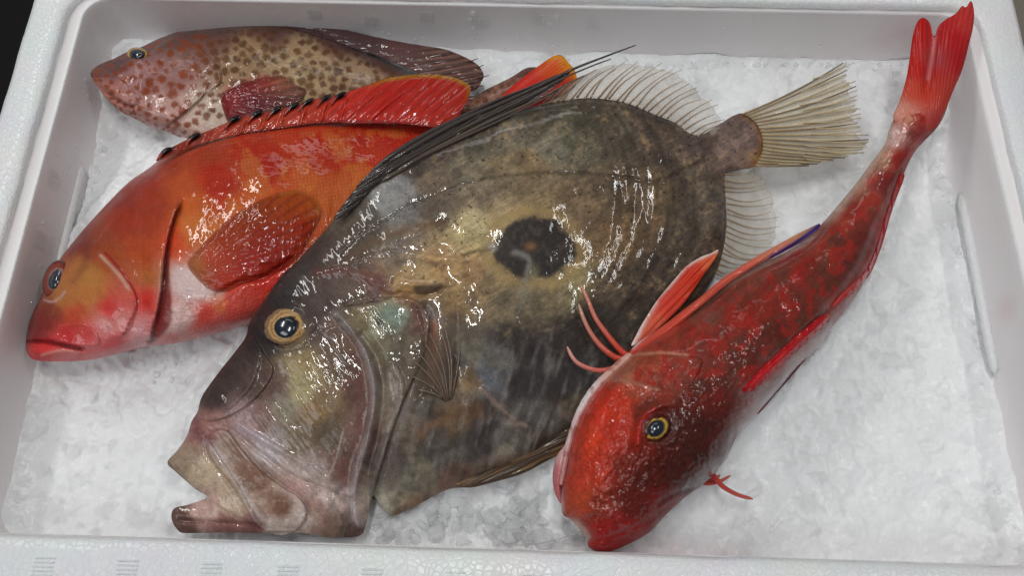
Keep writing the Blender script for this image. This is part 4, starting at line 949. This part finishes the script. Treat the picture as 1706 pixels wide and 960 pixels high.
# soft dorsal fin
jd_db = [(905, 172), (940, 168), (979, 162), (1017, 165), (1050, 173), (1092, 191), (1125, 204), (1150, 222), (1162, 226)]
jd_dt = [(968, 126), (1000, 112), (1038, 103), (1067, 105), (1096, 111), (1118, 118), (1142, 129), (1160, 144), (1175, 159), (1190, 173), (1200, 185), (1206, 197), (1204, 208)]
dz0 = lambda u, v: float(jd_z(u, v)) + .0005
dz1 = lambda u, v: float(jd_z(u, v)) - .009
def dcol(s, t):
    pink = max(0, 1 - s / .22)
    c = C(206, 192, 172) * (1 - pink) + C(150, 96, 92) * pink
    return np.r_[c, .22 + .3 * pink + .2 * max(0, .25 - t)]
df = sheet('dorsal_fin', JD, jd_db, jd_dt, dz0, dz1, M_FIN, dcol, 12, 90, -.06, .00025, lambda s, t: .0004 * np.sin(s * 2 * pi * 24) * t, 6)
nb = 25
B = resample(jd_db, nb); T_ = resample(jd_dt, nb)
rs = np.random.RandomState(5)
for i in range(nb):
    ray_tubes(df, [B[i] + rs.uniform(-2.5, 2.5, 2)], [T_[i] + (T_[i] - B[i]) * rs.uniform(-.16, .08) + rs.uniform(-3, 3, 2)], lambda u, v: dz0(u, v) + .0004, lambda u, v: dz1(u, v) + .0004, -.06 + rs.uniform(-.04, .03), rs.uniform(.00045, .00066), .0002, M_RAY, (140, 112, 82), (206, 190, 164))
# anal fin
jd_ab = [(1208, 291), (1207, 312), (1210, 342), (1210, 383), (1203, 425), (1192, 458)]
jd_at = [(1262, 284), (1276, 300), (1285, 320), (1291, 337), (1296, 352), (1298, 367), (1297, 380), (1294, 396), (1284, 414), (1268, 430), (1240, 450), (1215, 462)]
az1 = lambda u, v: float(jd_z(u, v)) - .006
af = sheet('anal_fin', JD, jd_ab, jd_at, dz0, az1, M_FIN, lambda s, t: np.r_[C(206, 194, 172), .2], 12, 70, .08, .00025, lambda s, t: .0004 * np.sin(s * 2 * pi * 18) * t, 6)
nb = 19; B = resample(jd_ab, nb); T_ = resample(jd_at, nb)
for i in range(nb):
    ray_tubes(af, [B[i] + rs.uniform(-2, 2, 2)], [T_[i] + (T_[i] - B[i]) * rs.uniform(-.16, .06) + rs.uniform(-3, 3, 2)], lambda u, v: dz0(u, v) + .0004, lambda u, v: az1(u, v) + .0004, .10 + rs.uniform(-.05, .04), rs.uniform(.00042, .0006), .0002, M_RAY, (140, 116, 86), (208, 194, 168))
# tail fin: rays with ragged ends and a yellowish membrane
jd_tb = [(1238, 190), (1252, 198), (1263, 211), (1270, 230), (1270, 252), (1258, 276)]
jd_tt = [(1416, 99), (1416, 118), (1424, 138), (1430, 158), (1432, 172), (1433, 187), (1435, 202), (1441, 214), (1446, 227), (1452, 240), (1440, 252), (1400, 264), (1345, 276)]
tz0 = lambda u, v: float(jd_z(u, v)) + .001
tz1 = lambda u, v: float(jd_z(u, v)) + .002
def tcol(s, t):
    k = .5 + .5 * math.cos(s * 2 * pi * 17)
    e = max(0, t - .8) * 5
    return np.r_[C(216, 202, 168) * (.85 + .25 * k), np.clip(.52 - .16 * k - .35 * e * (.5 + .5 * math.sin(s * 31)), .08, 1)]
tf = sheet('tail_fin', JD, jd_tb, jd_tt, tz0, tz1, M_FIN, tcol, 16, 120, .015, .0003, lambda s, t: .0006 * np.cos(s * 2 * pi * 17) * (.3 + t), 15)
nb = 18; B = resample(jd_tb, nb); T_ = resample(jd_tt, nb)
for i in range(nb):
    e = rs.uniform(-.1, .04); tt = T_[i] + (T_[i] - B[i]) * e; dk = rs.rand() < .45
    ray_tubes(tf, [B[i]], [tt], tz0(*B[i]) + .0004, tz1(*T_[i]) + .0004, .02 + rs.uniform(-.012, .012), .0006, .0003, M_RAY, (164, 136, 94), (96, 82, 70) if dk else (206, 192, 158))
    if i < nb - 1:   # each ray splits towards the edge
        fr = rs.uniform(.3, .65); m0 = B[i] * (1 - fr) + T_[i] * fr + (B[i + 1] - B[i]) * .3; t2 = (T_[i] * .55 + T_[i + 1] * .45); t2 = t2 + (t2 - m0) * rs.uniform(-.12, .03)
        ray_tubes(tf, [m0], [t2], tz0(*B[i]) + .0007, tz1(*T_[i]) + .0004, .01 + rs.uniform(-.02, .02), .00045, .0003, M_RAY, (184, 160, 118), (200, 186, 152))
# dark folded pelvic fin along the belly
jd_pv = [(760, 808), (790, 792), (830, 778), (875, 758), (915, 735), (950, 712), (965, 725), (940, 752), (905, 772), (870, 790), (830, 802), (785, 813)]
def pvc(F):
    x = F.U * .42 + F.V * .9
    c = np.tile(C(70, 54, 40), (F.n, 1)); c = c * (.55 + .95 * fbm(x / 3.2, (F.U * .9 - F.V * .42) / 80, 6, 3))[:, None]
    return mix(c, (140, 108, 70), sstep(.55, .75, fbm(x / 4, (F.U * .9 - F.V * .42) / 60, 16)) * .6)
build_body('pelvic_fin', JD, jd_pv, M_FLESH, .0022, lambda U, V: jd_z(U, V) + .0055, pvc, lambda F: .0006 * np.sin((F.U * .42 + F.V * .9) / 1.3), g=1.5, bot=1.2)

# ------------------------------------------------------------------ red gurnard (right)
GU = thing('red_gurnard', 'long red fish with blunt bony head and finger like feelers, rightmost in the box', 'fish', (.11, .13, -.045))
gu_out = [(977, 897), (980, 911), (992, 919), (1012, 921), (1046, 908), (1083, 887), (1110, 858), (1142, 829), (1167, 811), (1192, 787), (1212, 761), (1230, 724), (1254, 699), (1296, 652), (1330, 612), (1364, 577), (1392, 538), (1420, 502), (1444, 464), (1462, 424), (1477, 375), (1490, 338), (1503, 297), (1520, 260), (1535, 240), (1560, 214), (1574, 190), (1578, 168), (1556, 160), (1522, 166), (1500, 176), (1488, 200), (1480, 220), (1474, 240), (1447, 277), (1416, 318), (1368, 374), (1338, 402), (1300, 424), (1262, 442), (1215, 470), (1170, 508), (1135, 532), (1100, 552), (1066, 574), (1044, 592), (1012, 622), (988, 648), (970, 677), (958, 707), (949, 736), (945, 773), (938, 805), (935, 835), (938, 858), (950, 866), (962, 878)]
def gu_z(U, V):
    V = np.asarray(V, float)
    return -.0135 + .018 * sstep(380, 150, V) + .004 * sstep(600, 900, V)
def gu_T(F): return .030 - .012 * sstep(420, 220, F.V) - .006 * sstep(760, 920, F.V)
def gu_relief(F):
    z = F.plate([(1046, 594), (1075, 593), (1107, 592), (1145, 594), (1170, 602), (1150, 640), (1120, 655), (1090, 660), (1060, 690), (1020, 740), (990, 800), (950, 800), (955, 720), (985, 655)], .0013, 12, .0013, 7) * sstep(650, 615, F.V)
    z += .0035 * F.blob(1094, 713, 44, 38, -30) - .002 * (F.blob(1094, 713, 34, 28, -50, 0, 8) - F.blob(1094, 713, 24, 20, -50, 0, 8))
    z += .0024 * F.line([(1062, 740), (1072, 700), (1095, 678), (1125, 670)], 8)
    z -= .0016 * F.line([(1040, 660), (1052, 690), (1045, 740), (1015, 800)], 10)
    z += .0014 * F.line([(960, 780), (990, 700), (1030, 640)], 12)
    z -= .0018 * F.line([(1095, 842), (1120, 825), (1150, 815)], 6)
    z -= .0018 * F.line([(1250, 640), (1310, 580), (1370, 524), (1430, 450), (1465, 370)], 7) 
    z += .0012 * F.line([(1030, 632), (1060, 640), (1100, 650)], 6)
    z -= .001 * F.blob(1022, 830, 10)
    hd = sstep(600, 660, F.V)
    z += hd * (fbm(F.U / 5, F.V / 5, 37, 2) - .5) * .0011
    for a in np.linspace(-.4, 2.2, 9):
        z += .0005 * F.line([(1085 - 22 * cos(a), 725 + 22 * sin(a)), (1075 - 75 * cos(a), 745 + 80 * sin(a))], 4, None, 6)
    z += .0012 * F.line([(955, 870), (985, 850), (1020, 862), (1060, 885)], 7, None, 5) - .001 * F.line([(985, 905), (1030, 890), (1080, 868), (1120, 838)], 4, None, 4)
    z += (fbm(F.U / 40, F.V / 40, 2) - .5) * .0022 + (fbm(F.U / 12, F.V / 12, 32) - .5) * .0005
    return z
def gu_col(F):
    U, V = F.U, F.V
    c = F.idw([(1000, 680, (196, 40, 24)), (1030, 670, (190, 40, 24)), (985, 730, (194, 46, 28)), (1030, 720, (176, 36, 24)), (960, 790, (190, 48, 34)), (1000, 780, (178, 40, 26)), (960, 840, (176, 52, 32)), (1040, 780, (128, 32, 24)), (1000, 840, (140, 36, 24)), (1000, 890, (156, 20, 18)), (1050, 840, (112, 26, 20)), (1040, 890, (150, 22, 20)), (1100, 840, (140, 26, 24)), (1080, 800, (96, 26, 20)), (1130, 780, (84, 24, 20)),
               (1060, 640, (172, 60, 46)), (1080, 615, (178, 62, 46)), (1130, 620, (140, 46, 36)), (1110, 650, (150, 44, 34)), (1040, 615, (176, 92, 78)), (1080, 690, (120, 34, 26)), (1130, 700, (84, 26, 22)), (1170, 720, (80, 24, 20)), (1200, 680, (98, 26, 22)), (1170, 650, (104, 30, 24)), (1190, 740, (92, 24, 22)), (1150, 760, (78, 24, 20)),
               (1110, 565, (168, 52, 42)), (1150, 560, (146, 40, 34)), (1170, 530, (132, 66, 60)), (1220, 500, (128, 46, 38)), (1260, 460, (134, 50, 40)), (1200, 570, (140, 32, 26)), (1230, 540, (130, 30, 24)), (1260, 520, (152, 26, 20)), (1300, 480, (122, 34, 28)), (1240, 590, (104, 28, 24)), (1290, 560, (104, 30, 26)), (1330, 520, (106, 34, 28)), (1340, 440, (150, 26, 22)), (1380, 460, (104, 36, 30)), (1400, 400, (112, 34, 28)), (1360, 400, (150, 48, 38)), (1420, 350, (150, 26, 20)), (1440, 400, (112, 28, 26)), (1410, 430, (98, 32, 28)),
               (1450, 300, (160, 26, 20)), (1480, 300, (122, 26, 26)), (1500, 260, (156, 32, 30)), (1470, 262, (190, 120, 104)), (1440, 290, (186, 140, 124)), (1405, 335, (184, 120, 104)), (1480, 230, (210, 160, 158)), (1530, 220, (150, 44, 46)), (1545, 190, (190, 40, 36)), (1510, 190, (208, 120, 106)), (1560, 200, (150, 90, 94)),
               (1340, 590, (160, 108, 108)), (1280, 655, (146, 110, 112)), (1250, 700, (136, 74, 74)), (1400, 520, (140, 60, 58)), (1440, 460, (158, 60, 60)), (1465, 390, (150, 36, 40)), (1310, 615, (150, 100, 102))], 12, 30, 11, 2.4)
    n = fbm(U / 22, V / 22, 44, 4); n2 = fbm(U / 8, V / 8, 52, 4)
    bodyk = sstep(700, 620, V)
    c = mix(c, (160, 28, 22), bodyk * sstep(.53, .62, n) * sstep(8, 26, F.d) * .7)
    c = mix(c, (84, 36, 28), bodyk * sstep(.5, .38, n) * sstep(8, 26, F.d) * .35)
    c = mix(c, (130, 26, 20), sstep(700, 760, V) * sstep(.58, .7, n) * .35)
    c = mix(c, (92, 50, 38), sstep(.56, .7, fbm((U * .7 - V * .7) / 30, (U * .7 + V * .7) / 7, 71)) * bodyk * .4)
    n4 = fbm((U * .79 + V * .61) / 4, (U * .61 - V * .79) / 26, 17, 4); c = c * (.60 + .42 * n2 + .42 * n4)[:, None] * (1 + (np.array([.95, 1.45, 1.25]) - 1) * np.clip((c[:, :1] - c[:, 2:]) / (c[:, :1] + 1e-6) * 1.3 - .3, 0, 1)); c = mix(c, c * .80, F.reg([(1060, 690), (1120, 650), (1190, 640), (1230, 700), (1190, 790), (1120, 850), (1060, 860), (1030, 800)], 30, 30)); c = c + (c * np.array([.14, .2, .16])) * F.reg([(1010, 640), (1060, 640), (1070, 690), (1030, 770), (975, 850), (945, 830), (955, 730)], 28, 26)[:, None]
    # pale rims: jaw edge on the left, belly edge on the left of the tail
    c = mix(c, (214, 196, 190), F.line([(1040, 597), (1012, 622), (987, 650), (968, 680), (956, 710), (946, 740)], 5, 4, 5) * .8)
    c = mix(c, (206, 170, 166), F.line([(946, 740), (942, 775), (936, 810), (938, 850)], 4, 3, 4) * .6)
    c = mix(c, (206, 184, 170), F.line([(1480, 224), (1452, 274), (1422, 314), (1378, 366)], 8, 8, 8) * .6)
    c = mix(c, (196, 150, 132), F.line([(1330, 410), (1262, 446), (1200, 484), (1150, 522)], 5, 4, 6) * .35)
    c = mix(c, (222, 196, 180), F.line([(960, 872), (972, 884), (978, 896)], 6) * .6)
    c = mix(c, (206, 146, 120), F.line([(1046, 592), (1075, 590), (1107, 589), (1145, 592)], 2.6, None, 5) * .7)
    c = mix(c, (168, 120, 100), F.line([(1030, 632), (1060, 640), (1095, 648)], 4, None, 6) * .5)
    # grey pale flank low on the right side
    c = mix(c, (176, 150, 152), F.line([(1240, 712), (1296, 650), (1345, 596), (1385, 545)], 7, 6, 5) * .65)
    c = mix(c, (192, 120, 116), F.line([(1395, 525), (1425, 490)], 5) * .4)
    # eye socket
    c = mix(c, (36, 16, 16), F.blob(1094, 713, 27, 22, -50, 0, 6) * .8)
    c = mix(c, (206, 24, 20), F.line([(1060, 735), (1070, 700), (1090, 682)], 5, None, 4) * .55)
    c = mix(c, (60, 14, 14), F.line([(1098, 842), (1122, 826), (1150, 814)], 3) * .7)
    c = mix(c, (62, 14, 18), F.line([(1255, 648), (1310, 592), (1366, 538)], 5, None, 3) * .6)
    return c
gu_body, gu_top = build_body('body', GU, gu_out, M_GURN, gu_T, gu_z, gu_col, gu_relief, g=1.7, bot=.85, edge=8)
gz = lambda e: (lambda u, v: float(gu_top(u, v)) + e)
eye(GU, 1093, 714, 24, 19, -40, float(np.nanmedian(gu_top(np.array([1070., 1093, 1118, 1093]), np.array([713., 692, 713, 736])))) - .0008, .0036, [(0, (24, 34, 44)), (.62, (30, 30, 30)), (.68, (198, 158, 66)), (.88, (130, 84, 40)), (.96, (46, 22, 18))], (15, 13), -40, (0, 0))
# tail fin, two lobes lifted over the corner of the box
gu_tf = [(1488, 196), (1499, 167), (1509, 133), (1515, 100), (1520, 62), (1528, 36), (1538, 29), (1548, 36), (1553, 52), (1557, 62), (1563, 44), (1575, 32), (1592, 22), (1603, 9), (1609, 12), (1618, 1), (1623, 20), (1621, 46), (1613, 80), (1603, 117), (1588, 152), (1574, 186), (1560, 212), (1535, 222), (1505, 214)]
def gut_col(F):
    c = F.idw([(1530, 60, (196, 20, 18)), (1520, 110, (206, 30, 18)), (1515, 150, (210, 70, 46)), (1500, 185, (222, 150, 132)), (1560, 100, (176, 60, 64)), (1590, 60, (190, 20, 26)), (1610, 40, (206, 56, 52)), (1600, 100, (182, 18, 28)), (1575, 150, (190, 60, 50)), (1545, 160, (210, 60, 40)), (1540, 120, (190, 22, 24)), (1555, 200, (176, 60, 56)), (1520, 200, (214, 120, 100))], 6, 20, 14)
    c = c * (.8 + .3 * fan(F, (1545, 330), 24, 2, .06))[:, None]
    c = c * np.array([.9, .95, .95])
    return mix(c, (214, 150, 150), F.line([(1557, 60), (1553, 90), (1546, 130)], 4) * .4)
guz_t = lambda U, V: gu_z(U, V) + .002
build_body('tail_fin', GU, gu_tf, M_FIN, .0035, guz_t, gut_col, lambda F: .0004 * fan(F, (1545, 330), 24) - .003 * F.line([(1557, 50), (1552, 100), (1544, 150)], 8), g=1.6, bot=1, n=5)
# folded pectoral fin along the left flank: red strip with a blue edge
gu_lp = [(1048, 590), (1062, 572), (1100, 546), (1139, 516), (1170, 492), (1201, 466), (1232, 445), (1264, 425), (1295, 408), (1326, 391), (1352, 378), (1366, 373), (1362, 384), (1344, 399), (1310, 418), (1268, 440), (1217, 470), (1172, 507), (1139, 535), (1105, 562), (1075, 584)]
def gup_col(F):
    x = F.U * .79 - F.V * .61; y = F.U * .61 + F.V * .79
    c = F.idw([(1060, 580, (196, 70, 56)), (1120, 530, (206, 76, 58)), (1170, 495, (204, 84, 64)), (1230, 450, (206, 92, 74)), (1290, 415, (206, 120, 96)), (1340, 392, (200, 140, 96))], 4, 20, 12)
    c = c * (.72 + .5 * fbm(y / 3, x / 70, 5, 3))[:, None]
    c = mix(c, (224, 206, 196), F.line([(1054, 580), (1080, 557), (1107, 537), (1139, 512), (1160, 496)], 2.6, 1.5) * .75)
    c = mix(c, (12, 26, 112), F.line([(1366, 375), (1352, 386), (1330, 402), (1310, 414), (1285, 428)], 6, 3).clip(0, 1))
    c = mix(c, (48, 40, 80), F.line([(1285, 429), (1250, 450), (1217, 472)], 2.2) * .7)
    return c
build_body('pectoral_fin', GU, gu_lp, M_FIN, .0026, lambda U, V: gu_z(U, V) + .006, gup_col, lambda F: .0004 * np.sin((F.U * .61 + F.V * .79) / 1.5), g=1.5, bot=1)
# right pectoral fin, seen as a dark blue and red strip on the far side
gu_rp = [(1262, 686), (1285, 658), (1310, 626), (1340, 592), (1362, 568), (1362, 574), (1340, 602), (1313, 634), (1290, 660), (1266, 688)]
def grp_col(F):
    c = np.tile(C(120, 40, 44), (F.n, 1)); return mix(c, (22, 24, 70), F.line([(1280, 672), (1310, 640), (1345, 600)], 4) * .9)
build_body('pectoral_fin', GU, gu_rp, M_FIN, .0012, -.0125, grp_col, g=1.5, bot=1)
# folded dorsal fins on the back
gu_df = [(1236, 650), (1257, 626), (1290, 594), (1322, 564), (1350, 540), (1374, 524), (1384, 528), (1372, 545), (1345, 570), (1312, 600), (1280, 630), (1252, 652)]
gu_df2 = [(1386, 512), (1402, 490), (1424, 470), (1444, 448), (1458, 418), (1468, 386), (1478, 352), (1490, 318), (1500, 290), (1507, 294), (1496, 324), (1484, 358), (1474, 394), (1464, 424), (1450, 456), (1428, 482), (1405, 502)]
def gud_col(F):
    c = np.tile(C(176, 24, 30), (F.n, 1)); y = F.U * .68 + F.V * .73
    c = c * (.62 + .7 * fbm(y / 3, (F.U * .73 - F.V * .68) / 40, 5, 3))[:, None]
    return mix(c, (206, 110, 104), F.line([(1378, 524), (1405, 490), (1440, 458)], 3, None, 3) * .4)
gdz = lambda U, V: gu_top(U, V) + .0004
build_body('dorsal_fin', GU, gu_df, M_FIN, .0022, gdz, gud_col, lambda F: .0004 * np.sin((F.U * .68 + F.V * .73) / 1.4), g=1.5, bot=1)
build_body('dorsal_fin', GU, gu_df2, M_FIN, .0014, gdz, gud_col, lambda F: .0003 * np.sin((F.U * .68 + F.V * .73) / 1.4), g=1.5, bot=1)
# pelvic fin: red blade with a white leading edge
gu_pv = [(1052, 577), (1060, 558), (1072, 536), (1095, 500), (1120, 470), (1138, 449), (1151, 438), (1170, 427), (1184, 422), (1197, 416), (1190, 434), (1171, 460), (1155, 484), (1139, 506), (1110, 536), (1078, 562)]
def gpv_col(F):
    y = F.U * .72 + F.V * .69
    c = F.idw([(1080, 545, (206, 90, 66)), (1120, 500, (204, 54, 32)), (1160, 455, (200, 46, 22)), (1180, 435, (206, 90, 50))], 4, 20, 12) * (.75 + .45 * fbm(y / 4, (F.U - F.V) / 60, 5, 3))[:, None]
    return mix(c, (228, 214, 208), F.line([(1054, 575), (1068, 542), (1093, 500), (1120, 468), (1150, 438), (1196, 416)], 6, 3.5, 2) * .9)
pvz = lambda U, V: np.maximum(jd_top(U, V) + .002, -.016) + .001
build_body('pelvic_fin', GU, gu_pv, M_FIN, .0016, pvz, gpv_col, lambda F: .0004 * np.sin((F.U * .72 + F.V * .69) / 1.7), g=1.5, bot=1)
gu_lip = [(1047, 588), (1012, 616), (984, 645), (964, 676), (952, 706), (942, 738), (936, 775), (932, 805), (938, 806), (945, 775), (952, 741), (962, 710), (975, 682), (994, 654), (1020, 628), (1051, 600)]
build_body('lip', GU, gu_lip, M_FLESH, .0022, -.0075, lambda F: mix(F.idw([(1030, 605, (206, 160, 146)), (975, 665, (214, 204, 202)), (952, 712, (206, 180, 178)), (938, 790, (196, 140, 134))], 4, 20, 10), (150, 70, 62), .6 * sstep(.5, .7, fbm(F.U / 9, F.V / 9, 4))), g=1.5, bot=1, rough_edge=1.5)
# pale throat pouch under the left jaw
gu_th = [(948, 738), (936, 748), (926, 764), (921, 790), (922, 812), (928, 830), (936, 838), (940, 800), (946, 770)]
build_body('throat', GU, gu_th, M_FLESH, .004, -.016, lambda F: F.idw([(928, 790, (190, 112, 116)), (935, 820, (186, 96, 100)), (942, 760, (214, 170, 170))], 4, 20, 10), g=1.6, bot=1)
# finger-like feelers
def feeler(pts, z0, z1, r0, c0, c1):
    q = resample(pts, 22); s = np.linspace(0, 1, 22)
    zz = np.array([max(z0 + (z1 - z0) * t, float(jd_top(*p)) + r0 * 1.0 if p[0] < 1060 else -1) for p, t in zip(q, s)])
    zz = np.convolve(np.pad(zz, 3, 'edge'), np.ones(7) / 7, 'valid')
    rad = r0 * (1 - .45 * s); rad[-1] *= .45; rad[-2] *= .8
    tube('feeler', GU, P(q[:, 0], q[:, 1], zz), rad, M_FLESH, 9, [C(*c0) * (1 - t ** 1.6) + C(*c1) * t ** 1.6 for t in s])
feeler([(1052, 596), (1036, 586), (1014, 561), (992, 530), (979, 499), (967, 474)], -.012, -.002, .0016, (204, 62, 44), (206, 150, 128))
feeler([(1048, 600), (1026, 596), (1004, 580), (986, 558), (973, 533), (964, 507)], -.012, -.004, .0016, (204, 62, 44), (196, 160, 140))
feeler([(1040, 606), (1015, 616), (992, 617), (967, 608), (954, 596), (945, 578)], -.012, -.006, .0015, (208, 80, 64), (212, 160, 150))
feeler([(1168, 786), (1187, 792), (1204, 811), (1229, 825), (1254, 832)], -.024, -.032, .0015, (190, 54, 46), (204, 100, 90))
feeler([(1160, 802), (1180, 806), (1198, 803), (1217, 793)], -.028, -.034, .0012, (180, 50, 44), (206, 110, 100))
feeler([(1170, 796), (1178, 800), (1190, 799), (1200, 792)], -.028, -.034, .001, (180, 50, 44), (206, 110, 100))

# ------------------------------------------------------------------ small things
ice_bed()
q = resample([(820, 888), (835, 902), (862, 909), (900, 906), (940, 896), (972, 884)], 30)
nl = tube('nylon_line', None, P(q[:, 0], q[:, 1], np.linspace(-.0375, -.02, 30)), np.full(30, .00022), M_NYLON, 6)
nl['label'] = 'thin clear nylon line curling from the gurnard snout over the ice'; nl['category'] = 'line'
def drops():
    rs = np.random.RandomState(8); vs = []; fs = []
    bmx = bmesh.new(); bmesh.ops.create_icosphere(bmx, subdivisions=2, radius=1)
    bv = np.array([v.co[:] for v in bmx.verts]); bf = [[v.index for v in f.verts] for f in bmx.faces]; bmx.free()
    pl = [(-.0255, -.011, .0016), (-.027, -.016, .0011), (-.026, -.023, .0009), (.022, -.012, .0011), (.018, -.018, .0008), (.0, -.03, .0009), (.008, -.031, .0008), (-.075, -.03, .001), (-.06, -.034, .001), (-.055, -.032, .0008), (.03, -.033, .0008)]
    pl += [(rs.uniform(-.21, .22), rs.uniform(-.04, -.01), rs.uniform(.0003, .0007)) for _ in range(26)]
    for x, z, r in pl:
        y = .2868 - .0013 - .0008 - (abs(z) - .01) / .03 * .0008
        fs += [[i + len(vs) * len(bv) for i in f] for f in bf]; vs.append(bv * np.array([r, r * .45, r * 1.25]) + np.array([x, y, z]))
    for k in range(26):
        y, z, r = rs.uniform(.1, .27), rs.uniform(-.04, -.012), rs.uniform(.0003, .0009)
        fs += [[i + len(vs) * len(bv) for i in f] for f in bf]; vs.append(bv * np.array([r * .45, r, r * 1.2]) + np.array([-.2453 + .0075 + (abs(z) - .01) / .03 * .0013, y, z]))
    o = mesh_obj('water_drops', np.vstack(vs), fs, M_WATER)
    o['label'] = 'small clear water drops clinging to the inner walls of the foam box'; o['category'] = 'water'; o['kind'] = 'stuff'
drops()
